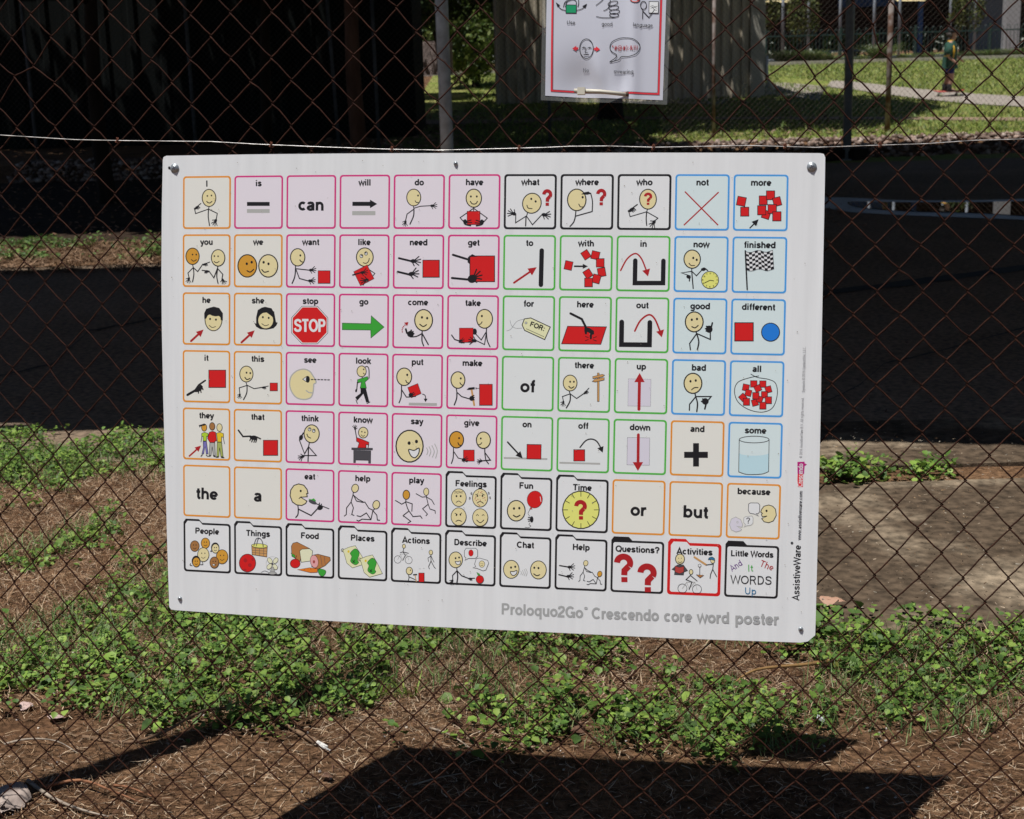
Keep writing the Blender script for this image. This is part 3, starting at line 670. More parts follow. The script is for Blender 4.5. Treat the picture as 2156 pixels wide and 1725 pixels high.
class Print:
    """flat ink shapes, each a few microns above the one before"""
    STEP = 9e-6
    def __init__(s, z0, fn, pal, bend=None): s.z = z0; s.fn = fn; s.pal = pal; s.v, s.f, s.mi = [], [], []; s.used = []; s.bend = bend
    def slot(s, c):
        if c not in s.used: s.used.append(c)
        return s.used.index(c)
    def put(s, P, faces, c):
        s.z += s.STEP; b = len(s.v); mi = s.slot(c)
        for x, y in P:
            s.v.append((x, y, s.z+(s.bend(x, y) if s.bend else 0)))
        for f in faces: s.f.append(tuple(i+b for i in f)); s.mi.append(mi)
    def poly(s, P, c, pl=False):
        Q = P if pl else [s.fn(*p) for p in P]
        A = sum(Q[i][0]*Q[(i+1) % len(Q)][1]-Q[(i+1) % len(Q)][0]*Q[i][1] for i in range(len(Q)))
        if A < 0: Q = Q[::-1]
        s.put(Q, [tuple(range(len(Q)))], c)
    def stroke(s, P, w, c, pl=False, closed=False, cap=True):
        if not pl and c != 'n': w *= 1.15
        P = [p for i, p in enumerate(P) if i == 0 or math.dist(p, P[i-1]) > 1e-7]
        if closed and math.dist(P[0], P[-1]) < 1e-7: P = P[:-1]
        n = len(P); h = w/2; Lp, Rp = [], []
        if n < 2: return
        for i in range(n):
            a = P[i-1] if (i > 0 or closed) else P[i]; b = P[(i+1) % n] if (i < n-1 or closed) else P[i]
            p = P[i]
            d1 = (p[0]-a[0], p[1]-a[1]); d2 = (b[0]-p[0], b[1]-p[1])
            l1, l2 = math.hypot(*d1), math.hypot(*d2)
            if l1 < 1e-9: d1, l1 = d2, l2
            if l2 < 1e-9: d2, l2 = d1, l1
            n1 = (-d1[1]/l1, d1[0]/l1); n2 = (-d2[1]/l2, d2[0]/l2)
            mx, my = n1[0]+n2[0], n1[1]+n2[1]; q = math.hypot(mx, my)
            if q < .3: mx, my, k = n1[0], n1[1], 1
            else: mx, my = mx/q, my/q; k = min(1/max(mx*n1[0]+my*n1[1], .35), 2.2)
            Lp.append((p[0]+mx*h*k, p[1]+my*h*k)); Rp.append((p[0]-mx*h*k, p[1]-my*h*k))
        V = Lp+Rp; fs = []
        for i in range(n if closed else n-1):
            j = (i+1) % n; fs.append((i, n+i, n+j, j))
        if cap and not closed:
            for e, o in ((0, 1), (n-1, n-2)):
                d = math.atan2(P[e][1]-P[o][1], P[e][0]-P[o][0]); k0 = len(V)
                cpts = [(P[e][0]+h*math.cos(d+t), P[e][1]+h*math.sin(d+t)) for t in (-math.pi/2, -1.05, -.5, 0, .5, 1.05, math.pi/2)]
                V += cpts; fs.append(tuple(range(k0, k0+7)))
        V = V if pl else [s.fn(*p) for p in V]
        out = []
        for f in fs:
            A = sum(V[f[i]][0]*V[f[(i+1) % len(f)]][1]-V[f[(i+1) % len(f)]][0]*V[f[i]][1] for i in range(len(f)))
            out.append(f if A > 0 else f[::-1])
        s.put(V, out, c)
    def text(s, t, x, y, cap, c, ang=0, xs=1.0, wt=14, align='c', fit=None):
        """plane coordinates; cap = cap height; ang in degrees"""
        u = cap/72; adv = sum(GL.get(ch, (30,))[0] for ch in t)
        if fit: xs = fit/(adv*u)
        R = math.radians(ang); ca, sa = math.cos(R), math.sin(R)
        cx = -adv*u*xs/2 if align == 'c' else 0
        for ch in t:
            g = GL.get(ch)
            if g is None: cx += 30*u*xs; continue
            for st in g[1].split('|'):
                k, body = st[0], st[1:]
                if k == 'A':
                    q = [float(v) for v in body.split(',')]; P = arc(*q); cl = abs(q[5]-q[4]) == 360
                else:
                    P = [tuple(float(v) for v in p.split(',')) for p in body.split()]; cl = False
                    if k == 'S': P = spline(P, 3)
                P = [(cx+px*u*xs, py*u) for px, py in P]
                P = [(x+a*ca-b*sa, y+a*sa+b*ca) for a, b in P]
                s.stroke(P, wt*u*(.5+.5*min(xs, 1)), c, pl=True, closed=cl, cap=False)
            cx += g[0]*u*xs
    def build(s, name, parent=None):
        me = bpy.data.meshes.new(name); me.from_pydata(s.v, [], s.f); me.polygons.foreach_set('material_index', s.mi); me.update()
        return link(name, me, [s.pal[c] for c in s.used], parent)

LITK = 1.0
def ink(name, rgb, rough=.42):
    c = tuple(min(.85, v*INKGAIN) for v in lin(rgb)); return mat(name, c, rough, .4)
INKGAIN = 1.36
PAL = {k: ink(n, c) for k, (n, c) in {
 'K': ('black_ink', (26, 24, 26)), 'R': ('red_ink', (192, 26, 26)), 'D': ('dark_red_ink', (158, 28, 32)), 'S': ('sand_ink', (214, 195, 148)), 'O': ('ochre_ink', (192, 140, 50)), 'N': ('brown_skin_ink', (150, 105, 60)),
 'G': ('green_ink', (55, 150, 50)), 'Y': ('yellow_ink', (216, 214, 112)), 'B': ('blue_ink', (32, 112, 195)), 'g': ('mid_grey_ink', (160, 160, 156)), 'h': ('dark_grey_ink', (70, 68, 72)), 'W': ('white_ink', (206, 209, 213)), 'L': ('pale_grey_ink', (196, 192, 202)),
 'T': ('tan_ink', (185, 140, 85)), 'C': ('cream_ink', (214, 210, 175)), 'V': ('lime_ink', (160, 190, 50)), 'U': ('violet_ink', (110, 105, 165)), 'M': ('gold_ink', (222, 180, 40)), 'Z': ('olive_ink', (150, 160, 85)), 'b': ('crust_ink', (165, 110, 60)), 'c': ('carrot_ink', (215, 115, 35)),
 'P': ('pink_ink', (215, 150, 150)), 'w': ('water_ink', (172, 200, 215)), 'y': ('map_ink', (218, 220, 165)), 'm': ('magenta_ink', (165, 30, 110)), 'v': ('purple_ink', (95, 50, 120)), 't': ('teal_ink', (45, 105, 140)), 'j': ('title_grey_ink', (150, 151, 150)), 'n': ('notice_red_ink', (200, 50, 60)), 'e': ('emerald_ink', (25, 135, 90)), 'q': ('brick_ink', (165, 60, 55)),
 'o1': ('orange_border_ink', (212, 134, 44)), 'o2': ('orange_tile_ink', (209, 206, 198)), 'p1': ('pink_border_ink', (192, 52, 116)), 'p2': ('pink_tile_ink', (211, 200, 206)), 'g1': ('green_border_ink', (75, 165, 62)), 'g2': ('green_tile_ink', (204, 212, 206)), 'b1': ('blue_border_ink', (66, 142, 205)), 'b2': ('blue_tile_ink', (194, 208, 220)),
}.items()}

ZM = {'A1': (640, 600, 740/2156), 'A2': (1340, 600, 740/2156), 'A3': (1980, 600, 740/2156), 'A4': (2640, 600, 700/2082), 'B1': (700, 1140, 700/2156), 'B2': (1340, 1140, 700/2156), 'B3': (1980, 1140, 720/2156), 'B4': (2640, 1140, 700/2156),
      'C1': (700, 1620, 700/1677), 'C2': (1340, 1620, 700/1548), 'C3': (1980, 1640, 720/1592), 'C4': (2640, 1640, 700/1312), 'N': (2100, 0, 660/2156)}
def frame(z, off=0.0, dx=0, dy=0, k=1, ax=0, ay=0):
    ox_, oy_, s = ZM[z]
    return lambda x, y: onplane(ox_+(ax+(x-ax)*k+dx)*s, oy_+(ay+(y-ay)*k+dy)*s, off)

def nums(t): return [tuple(float(v) for v in p.split(',')) for p in t]
def draw(pr_, fn, prog):
    """small drawing language, coordinates local to one enlargement of the sign"""
    pr_.fn = fn
    for op in prog.split(';'):
        t = op.split()
        if not t: continue
        k = t[0]
        if k == 'l': pr_.stroke(nums(t[3:]), float(t[1]), t[2])
        elif k == 'c': pr_.stroke(spline(nums(t[3:]), 5), float(t[1]), t[2])
        elif k == 'e':                                                    # ellipse: c r rot fill line [linecolour]
            (cx, cy), (a, b_) = nums(t[1:3]); P = arc(cx, cy, a, b_, 0, 360, float(t[3]), 22)[:-1]
            if t[4] != '-': pr_.poly(P, t[4])
            if float(t[5]): pr_.stroke(P, float(t[5]), t[6] if len(t) > 6 else 'K', closed=True)
        elif k == 'd': (cx, cy), = nums(t[1:2]); r = float(t[2]); pr_.poly(arc(cx, cy, r, r*1.18, 0, 360, 0, 9)[:-1], t[3] if len(t) > 3 else 'K')
        elif k == 'r':                                                    # box: fill c size rot line
            (cx, cy), (a, b_) = nums(t[2:4]); R = math.radians(float(t[4])); c, s = math.cos(R), math.sin(R)
            P = [(cx+x*c-y*s, cy+x*s+y*c) for x, y in ((-a/2, -b_/2), (a/2, -b_/2), (a/2, b_/2), (-a/2, b_/2))]
            pr_.poly(P, t[1])
            if float(t[5]): pr_.stroke(P, float(t[5]), t[6] if len(t) > 6 else 'K', closed=True)
        elif k in 'pP':                                                   # polygon / smooth polygon: fill line linecolour pts
            P = nums(t[4:]); P = smooth_closed(P, 4) if k == 'P' else P
            if t[1] != '-': pr_.poly(P, t[1])
            if float(t[2]): pr_.stroke(P, float(t[2]), t[3], closed=True)
        elif k == 'a':                                                    # arrow: width colour head from to
            (x0, y0), (x1, y1) = nums(t[4:6]); w_, hd = float(t[1]), float(t[3]); L = math.hypot(x1-x0, y1-y0); ux, uy = (x1-x0)/L, (y1-y0)/L
            pr_.stroke([(x0, y0), (x1-ux*hd*.8, y1-uy*hd*.8)], w_, t[2]); bx, by_ = x1-ux*hd, y1-uy*hd
            pr_.poly([(x1, y1), (bx-uy*hd*.48, by_+ux*hd*.48), (bx+uy*hd*.48, by_-ux*hd*.48)], t[2])
        elif k == 'o':                                                    # open hand: wrist angle length
            (x, y), = nums(t[1:2]); A, L = float(t[2]), float(t[3]); R = math.radians(A); c, s = math.cos(R), math.sin(R)
            pr_.poly(arc(x+c*L*.27, y+s*L*.27, L*.3, L*.21, 0, 360, A, 12)[:-1], 'K')
            for da, ln, st in ((-34, 1, .3), (-12, 1.06, .35), (10, 1.04, .35), (32, .95, .3), (66, .62, .12)):
                q = math.radians(A+da); pr_.stroke([(x+c*L*st, y+s*L*st), (x+c*L*.15+math.cos(q)*L*ln*.86, y+s*L*.15+math.sin(q)*L*ln*.86)], max(4.5, L*.095), 'K')
        elif k == 'i':                                                    # pointing hand: wrist tip side
            (x, y), (x1, y1) = nums(t[1:3]); sd = float(t[3]); L = math.hypot(x1-x, y1-y); ux, uy = (x1-x)/L, (y1-y)/L; nx_, ny_ = -uy*sd, ux*sd
            pr_.poly(arc(x+ux*L*.3+nx_*L*.06, y+uy*L*.3+ny_*L*.06, L*.3, L*.15, 0, 360, math.degrees(math.atan2(uy, ux)), 12)[:-1], 'K')
            pr_.stroke([(x, y), (x1, y1)], max(6, L*.09), 'K')
            for f in (.28, .42, .56): pr_.stroke([(x+ux*L*f, y+uy*L*f), (x+ux*L*(f+.03)+nx_*L*.32, y+uy*L*(f+.03)+ny_*L*.32)], max(5, L*.08), 'K')
        elif k == 'k':                                                    # little face: centre radii fill
            (cx, cy), (a, b_) = nums(t[1:3]); pr_.poly(arc(cx, cy, a, b_, 0, 360, 0, 18)[:-1], t[3]); pr_.stroke(arc(cx, cy, a, b_, 0, 360, 0, 18)[:-1], 5, 'K', closed=True)
            for sx in (-.28, .28): pr_.poly(arc(cx+sx*a, cy-.2*b_, 5, 6.5, 0, 360, 0, 7)[:-1], 'K')
            pr_.stroke(spline([(cx-.35*a, cy+.35*b_), (cx, cy+.52*b_), (cx+.35*a, cy+.33*b_)], 4), 4, 'K')
        elif k == 't':                                                    # text: colour weight cap x0,y0 x1,y1 string (fitted between the two baseline points)
            (x0, y0), (x1, y1) = nums(t[4:6]); A, B = fn(x0, y0), fn(x1, y1)
            c0 = fn(x0, y0-float(t[3])); cap_ = math.dist(A, c0) if float(t[3]) > 0 else math.dist(A, fn(x0+float(t[3]), y0))
            pr_.text(t[6].replace('_', ' '), A[0], A[1], cap_, t[1], math.degrees(math.atan2(B[1]-A[1], B[0]-A[0])), wt=float(t[2]), align='l', fit=math.dist(A, B))
        elif k == 'F':                                                    # chequered flag
            def fp(u, v): return (1022+318*u+14*v*u+10*v*(1-u), 1208+220*v+12*math.sin(u*10.5)*(1)+(-4 if u > .5 else 0))
            nu, nv = 9, 8
            pr_.poly([fp(i/24, 0) for i in range(25)]+[fp(1-i/24, 1) for i in range(25)], 'W')
            for i in range(nu):
                for j in range(nv):
                    if (i+j) % 2 == 0: continue
                    pr_.poly([fp((i+q/3)/nu, j/nv) for q in range(4)]+[fp((i+1-q/3)/nu, (j+1)/nv) for q in range(4)], 'K')
            pr_.stroke([fp(i/24, 0) for i in range(25)]+[fp(1-i/24, 1) for i in range(25)], 3.5, 'K', closed=True)

HELPFIG = 'e 178,738 30,37 15 {a} 6;l 7 K 162,775 160,795 143,855;l 7 K 143,858 103,910 100,970 83,983;l 7 K 143,858 163,910 148,970 168,977;l 7 K 160,795 205,835 250,858;l 7 K 165,800 190,850 245,862 265,860 300,915 335,930;e 365,883 30,38 15 {b} 6;l 7 K 350,920 335,935 318,1015;l 7 K 335,935 370,975 375,1018 395,1020;l 7 K 318,1015 278,955 225,988 195,980;l 7 K 318,1015 240,1010 210,1027 193,1020'
BIKE = 'e 555,1367 31,33 0 - 3;e 652,1372 31,33 0 - 3;l 3 g 555,1367 580,1318 636,1320 652,1372;l 3 g 580,1318 600,1370 636,1320;e 610,1250 14,18 0 S 4;l 5 K 608,1268 602,1300 622,1330 600,1375;l 5 K 602,1300 650,1312;l 5 K 600,1300 578,1306'
def speech_arcs(P, w=5): return ';'.join('c %g g %s' % (w, p) for p in P)
# (border, fill, text, zoom, program); text '' + big word in the sixth field
TILES = [
[('o', 'I', 'A1', 'e 572,560 80,100 0 S 9;d 552,537 9;d 600,532 9;c 9 K 545,600 560,615 582,618 606,600;l 9 K 572,662 566,690;l 9 K 566,690 415,743 402,680;i 400,688 477,624 1;l 9 K 566,690 668,740 655,815;o 657,806 112 78;c 10 K 566,690 563,780 578,882'),
 ('p', 'is', 'A1', 'r K 1146,630 264,46 0 0;r g 1146,712 264,44 0 0'),
 ('p', '*can', 'A1', ''),
 ('p', 'will', 'A2', 'p K 0 K 203,605 408,605 408,580 492,630 408,680 408,653 203,653;r g 336,737 270,48 0 0'),
 ('p', 'do', 'A2', 'e 918,555 82,98 0 S 9;d 968,532 10;c 8 K 935,593 948,612 972,612;l 9 K 915,655 920,690;l 9 K 920,680 995,657 1120,650;o 1112,652 -2 74;l 9 K 920,690 840,748 822,828;o 824,822 100 66;c 11 K 920,690 915,770 874,865'),
 ('p', 'have', 'A2', 'e 1618,563 90,106 0 S 10;d 1584,543 11;d 1653,543 11;c 10 K 1577,600 1600,628 1640,628 1660,600;l 8 K 1616,670 1616,715;l 9 K 1616,680 1458,790 1525,865;l 9 K 1616,680 1775,795 1705,870;r R 1615,793 150,155 0 5;c 14 K 1500,825 1515,865 1580,882;c 14 K 1730,830 1712,868 1648,884;l 11 K 1530,835 1585,818;l 11 K 1530,850 1592,847;l 11 K 1700,838 1645,820;l 11 K 1700,857 1635,850;e 1517,838 20,30 0 K 0;e 1712,840 20,30 0 K 0'),
 ('k', 'what', 'A3', 'e 430,622 108,118 20 S 10;d 423,571 12;d 474,601 12;c 9 K 372,645 387,678 432,685;l 9 K 378,738 368,770;l 9 K 366,770 240,850 243,745;o 245,752 197 96;l 9 K 366,770 437,872 552,748;o 546,752 8 98;l 11 K 362,775 357,885;t D 17 188 548,650 668,650 ?'),
 ('k', 'where', 'A3', 'e 953,583 108,126 0 S 11;d 1022,552 13;c 9 K 977,632 995,662 1030,665;l 11 K 943,712 937,775;c 12 K 937,775 918,840 875,892;l 11 K 940,772 1133,718;c 11 K 1133,718 1136,600 1115,505;p K 0 K 1003,518 1040,495 1090,485 1122,510 1075,522;t D 17 188 1176,645 1298,645 ?'),
 ('k', 'who', 'A3', 'e 1783,575 98,116 0 S 10;t D 17 140 1732,641 1834,641 ?;l 9 K 1778,690 1768,720;l 9 K 1765,722 1575,778 1555,705;i 1553,715 1658,637 1;l 9 K 1768,722 1898,795 1858,830;o 1866,822 122 88;c 11 K 1768,722 1762,800 1768,880'),
 ('b', 'not', 'A4', 'l 13 D 300,500 687,892;l 13 D 694,506 288,892'),
 ('b', 'more', 'A4', 'r R 968,612 102,105 11 7;r R 1008,735 98,106 0 7;r R 1262,770 90,95 18 7;r R 1228,600 95,105 0 7;r R 1315,540 98,105 0 7;r R 1393,615 92,100 -14 7;r R 1210,718 98,108 0 7;r R 1335,703 100,105 0 7;r R 1390,790 100,108 0 7;a 11 K 78 1070,928 1172,826')],
[('o', 'you', 'A1', 'e 380,1240 78,96 0 O 9;d 380,1220 9;d 423,1220 9;c 8 K 367,1278 392,1297 425,1280;l 9 K 380,1335 388,1370;l 9 K 388,1370 326,1435 340,1490;o 340,1484 100 66;l 9 K 388,1370 440,1418 500,1330;i 498,1337 580,1307 1;c 10 K 388,1370 395,1450 380,1538;e 678,1258 79,96 0 S 9;d 635,1238 9;d 678,1240 9;c 8 K 632,1300 658,1316 690,1300;l 9 K 676,1354 670,1380;l 9 K 670,1380 733,1450 722,1505;o 724,1500 62 66;l 9 K 670,1380 628,1490 570,1410;i 574,1412 490,1402 -1;c 10 K 672,1380 662,1470 677,1555'),
 ('o', 'we', 'A1', 'e 1018,1352 110,131 0 O 11;d 1012,1327 14;d 1069,1309 14;c 11 K 1015,1408 1052,1424 1092,1392;e 1262,1352 111,131 0 S 11;d 1208,1310 14;d 1265,1328 14;c 11 K 1187,1395 1217,1425 1265,1415'),
 ('p', 'want', 'A1', 'e 1605,1252 84,101 0 S 10;d 1636,1230 11;c 10 K 1630,1282 1645,1302 1668,1308;l 10 K 1580,1355 1578,1395;l 10 K 1590,1385 1745,1402;o 1738,1402 -5 78;l 10 K 1582,1385 1625,1498 1735,1528;o 1728,1525 0 78;c 11 K 1580,1390 1570,1480 1540,1555;r R 1913,1481 140,146 0 5'),
 ('p', 'like', 'A2', 'e 348,1250 98,108 0 S 10;e 308,1237 17,20 0 W 6;e 362,1207 17,20 0 W 6;d 313,1230 8;d 360,1200 8;c 8 K 330,1315 362,1322 390,1300 400,1265;l 8 K 385,1385 465,1440 390,1530;p R 4 K 218,1420 375,1340 455,1500 297,1582;l 14 K 208,1458 305,1430;o 298,1432 -8 82;o 392,1512 165 92'),
 ('p', 'need', 'A2', 'l 20 K 745,1262 895,1298;o 882,1296 0 112;l 20 K 732,1420 865,1452;o 858,1452 -12 116;r R 1120,1384 192,198 0 7'),
 ('p', 'get', 'A2', 'l 22 K 1375,1223 1560,1280;l 22 K 1363,1493 1560,1512;r R 1716,1386 288,300 0 8;p K 0 K 1550,1250 1600,1215 1660,1245 1578,1248 1575,1335 1545,1310;e 1600,1502 55,48 -20 K 0;o 1575,1508 -28 140'),
 ('g', 'to', 'A3', 'a 20 D 100 222,1548 487,1367;l 46 K 545,1173 535,1573'),
 ('g', 'with', 'A3', 'r R 857,1347 88,100 12 6;a 16 K 60 927,1356 1083,1357;r R 1060,1222 85,95 -33 6;r R 1170,1228 92,92 13 6;r R 1226,1316 92,98 0 6;r R 1243,1425 90,98 -10 6;r R 1083,1443 85,92 -32 6;r R 1182,1503 88,98 15 6;r R 1090,1545 92,100 0 6'),
 ('g', 'in', 'A3', 'l 46 K 1635,1290 1630,1552 1958,1552 1963,1293;c 15 D 1465,1405 1540,1270 1635,1208 1705,1265 1762,1400;p D 0 D 1716,1408 1807,1382 1783,1475'),
 ('b', 'now', 'A4', 'e 383,1300 98,109 0 S 11;d 396,1286 13;d 437,1308 13;c 9 K 345,1348 370,1375 412,1375;l 10 K 378,1412 378,1450;l 10 K 378,1445 255,1463 360,1500;e 340,1512 28,20 20 K 0;l 12 K 352,1520 350,1560;l 10 K 380,1445 434,1498 500,1425;c 12 K 500,1425 525,1405 567,1435;e 515,1422 28,18 0 K 0;l 12 K 378,1450 395,1648;e 595,1548 102,102 0 Y 7;t K 14 18 585,1478 609,1478 12;t K 14 18 632,1486 646,1486 1;t K 14 18 662,1514 676,1514 2;t K 14 18 672,1556 686,1556 3;t K 14 18 660,1598 674,1598 4;t K 14 18 629,1628 643,1628 5;t K 14 18 586,1638 600,1638 6;t K 14 18 546,1626 560,1626 7;t K 14 18 513,1596 527,1596 8;t K 14 18 502,1556 516,1556 9;t K 14 18 514,1514 538,1514 10;t K 14 18 544,1484 566,1484 11;l 6 K 533,1581 596,1550 640,1558'),
 ('b', 'finished', 'A4', 'F;l 14 K 1014,1200 1037,1660')],
[('o', 'he', 'B1', 'e 475,430 105,136 0 S 9;p K 0 K 362,420 360,350 385,295 430,280 480,268 545,285 590,350 590,440 565,435 560,400 540,382 500,388 460,380 430,365 405,375 385,415;d 433,420 12;d 505,428 12;c 7 K 422,498 457,524 500,514;a 22 D 88 198,692 352,550'),
 ('o', 'she', 'B1', 'p K 0 K 1000,480 1000,400 1020,310 1070,280 1110,270 1190,288 1225,350 1245,460 1265,465 1250,500 1215,535 1130,552 1050,545 1000,515 975,465;e 1118,438 92,98 0 S 0;p K 0 K 1022,400 1035,362 1090,345 1130,340 1170,370 1215,405 1225,330 1120,280 1030,310;d 1083,398 12;d 1155,407 12;c 7 K 1070,478 1112,503 1153,490;a 22 D 90 820,708 982,560'),
 ('p', 'stop', 'B1', 'p W 5 K 1565,263 1755,263 1883,405 1883,592 1755,726 1565,726 1437,592 1437,405;p R 0 R 1571,277 1750,277 1870,409 1868,587 1749,712 1571,712 1450,587 1450,409;t W 16 158 1466,578 1858,580 STOP'),
 ('p', 'go', 'B2', 'p G 5 K 90,470 443,478 447,380 605,520 443,655 440,557 90,553'),
 ('p', 'come', 'B2', 'e 1092,435 110,131 0 S 12;d 1072,400 14;d 1136,410 14;c 12 K 1045,485 1087,513 1128,490;l 12 K 1075,565 1072,600;c 12 K 1072,600 1000,635 930,640;e 930,605 42,38 0 K 0;l 20 K 873,545 885,590 920,610;l 16 K 930,580 940,558;l 15 K 950,590 962,575;l 15 K 955,605 972,600;c 13 K 1073,600 1072,690 1092,750;l 13 K 1075,600 1150,735;r D 830,578 14,12 0 0;r D 828,553 14,12 0 0;r D 834,530 14,12 20 0;r D 845,512 14,12 40 0;r D 861,495 14,12 45 0;p D 0 D 852,465 905,458 888,507'),
 ('p', 'take', 'B2', 'e 1843,418 98,116 0 S 11;d 1810,384 13;c 9 K 1770,488 1796,480 1812,455;l 11 K 1868,535 1865,580;l 10 K 1862,580 1802,678 1730,600;l 10 K 1865,590 1842,735 1740,685;c 12 K 1865,580 1875,680 1910,762;l 12 K 1437,618 1475,672 1530,690;e 1722,575 26,38 0 K 0;r R 1618,620 170,176 0 5;o 1528,690 -8 66;o 1745,688 182 96;l 12 K 1530,705 1590,712'),
 ('g', 'for', 'B3', 'c 3 h 180,425 200,490 250,520 325,518;c 3 h 138,552 190,530 260,440 340,415 370,445;p y 9 K 325,480 352,408 428,396 662,505 595,655 355,545;e 372,456 12,12 0 W 5;t K 16 60 412,492 590,556 FOR:;l 4 K 375,525 585,620'),
 ('g', 'here', 'B3', 'p R 7 K 870,495 1335,502 1267,712 797,706;l 24 K 905,342 1040,410 1090,510;p K 0 K 1072,505 1130,515 1185,550 1188,590 1155,602 1130,575 1105,562 1100,592 1078,592 1070,550;l 22 K 1150,585 1148,640;l 7 K 1083,617 1118,632;l 7 K 1082,668 1118,655;l 7 K 1178,635 1215,620;l 7 K 1178,657 1215,672'),
 ('g', 'out', 'B3', 'l 50 K 1518,445 1514,715 1850,718 1855,450;c 18 D 1675,552 1740,430 1840,358 1912,405 1975,550;p D 0 D 1930,560 2025,533 1998,628'),
 ('b', 'good', 'B4', 'e 422,456 110,123 0 S 13;d 392,430 14;d 456,420 14;c 12 K 393,515 432,529 470,500;l 14 K 445,580 452,600;l 13 K 452,600 365,722 375,800;l 13 K 455,600 620,672 620,590;e 606,545 42,45 0 K 0;l 17 K 635,510 645,468;l 15 K 572,510 600,520;l 15 K 560,540 600,540;l 15 K 568,568 600,565;c 15 K 452,600 478,700 460,798'),
 ('b', 'different', 'B4', 'r R 1035,578 228,224 0 9;e 1362,582 112,112 0 B 9')],
[('o', 'it', 'B1', 'l 26 K 155,1355 250,1300;p K 0 K 235,1300 275,1240 330,1195 318,1235 345,1250 330,1290 290,1320 250,1322;l 18 K 290,1235 373,1178;l 13 K 325,1240 345,1290;l 12 K 290,1290 290,1335;l 12 K 312,1280 322,1325;r R 521,1157 208,214 0 7'),
 ('o', 'this', 'B1', 'e 880,1098 82,98 0 S 9;d 882,1082 11;d 928,1087 11;c 11 K 862,1140 887,1166 925,1152;l 9 K 875,1200 888,1240;l 9 K 888,1238 792,1268 800,1345;o 800,1338 95 60;l 9 K 888,1235 975,1278 1080,1260;i 1068,1263 1150,1246 1;c 11 K 888,1238 884,1330 845,1412;r R 1217,1256 92,96 0 5'),
 ('p', 'see', 'B1', 'P S 13 g 1590,1038 1500,1060 1430,1130 1413,1230 1440,1320 1500,1390 1590,1412 1670,1390 1700,1330 1708,1260 1712,1222 1735,1210 1735,1180 1700,1120 1660,1065;c 12 g 1618,1302 1650,1325 1695,1330;p W 6 K 1573,1163 1625,1125 1650,1140 1655,1180 1630,1200;e 1637,1163 24,42 0 K 0;l 11 K 1680,1166 1700,1166;l 11 K 1718,1166 1738,1166;l 11 K 1760,1167 1780,1167;l 11 K 1800,1168 1820,1168;l 11 K 1842,1169 1862,1169;l 11 K 1882,1170 1902,1170'),
 ('p', 'look', 'B2', 'c 10 K 365,1018 395,1005 418,1040 420,1150;e 328,1065 57,67 0 S 8;d 354,1040 9;c 7 K 348,1085 360,1098 380,1096;l 9 K 330,1130 345,1155;l 11 K 277,1195 268,1295;e 261,1303 12,20 10 K 0;p K 0 K 315,1268 380,1268 422,1440 385,1450 350,1340 275,1425 250,1385 315,1335;p G 5 K 275,1170 330,1150 400,1128 412,1160 370,1195 388,1272 310,1272 325,1195 285,1208;l 9 K 260,1418 275,1460;l 9 K 395,1460 430,1442'),
 ('p', 'put', 'B2', 'e 853,1132 92,108 0 S 11;d 890,1108 13;c 10 K 872,1175 885,1203 908,1208;l 11 K 820,1240 820,1285;c 12 K 820,1285 815,1380 790,1452;l 11 K 820,1290 880,1382 930,1380;p R 5 K 897,1265 1020,1215 1062,1338 940,1390;e 935,1355 28,25 0 K 0;l 10 K 940,1345 970,1325;l 10 K 945,1358 985,1342;l 10 K 940,1374 992,1374;c 9 K 1080,1345 1110,1362 1118,1405;p K 0 K 1093,1402 1140,1402 1115,1442;r g 1082,1468 345,30 1 0'),
 ('p', 'make', 'B2', 'e 1515,1172 86,102 0 S 11;d 1550,1152 12;c 10 K 1540,1205 1555,1228 1578,1236;l 11 K 1495,1275 1502,1325;c 13 K 1502,1325 1498,1400 1470,1478;l 11 K 1505,1325 1560,1375 1660,1405;l 20 T 1683,1290 1715,1480;e 1685,1398 30,30 0 K 0;l 11 K 1680,1375 1712,1362;l 11 K 1685,1390 1716,1385;l 11 K 1685,1420 1716,1415;p K 0 K 1622,1292 1650,1265 1720,1258 1722,1285 1670,1292;r K 1738,1274 10,22 0 0;l 4 K 1745,1274 1780,1274;r R 1859,1353 158,258 0 6'),
 ('g', '*of', 'B3', ''),
 ('g', 'there', 'B3', 'e 900,1175 83,95 0 S 9;d 900,1160 11;d 945,1160 11;c 11 K 885,1215 912,1237 945,1220;l 10 K 888,1272 900,1305;l 9 K 898,1305 808,1337 820,1395;o 820,1388 95 64;l 9 K 902,1305 978,1360 1065,1300;i 1060,1304 1125,1237 1;c 12 K 902,1305 898,1390 855,1472;r T 1237,1225 22,340 0 4;p T 4 K 1170,1098 1285,1070 1312,1080 1290,1100 1172,1122;p T 4 K 1165,1155 1195,1130 1308,1110 1308,1138 1200,1163'),
 ('g', 'up', 'B3', 'r L 1730,1290 272,325 1 2 h;l 32 D 1724,1490 1730,1160;p D 0 D 1668,1165 1793,1165 1733,1055'),
 ('b', 'bad', 'B4', 'e 406,1213 110,124 0 S 13;d 376,1188 14;d 441,1178 14;c 11 K 390,1292 425,1267 468,1265;l 14 K 432,1340 440,1380;l 13 K 440,1378 365,1470 362,1545;l 13 K 442,1376 630,1375 590,1425;e 558,1435 42,40 0 K 0;l 17 K 572,1450 552,1528;l 15 K 512,1435 550,1432;l 15 K 525,1405 550,1415;c 15 K 440,1378 462,1460 453,1560'),
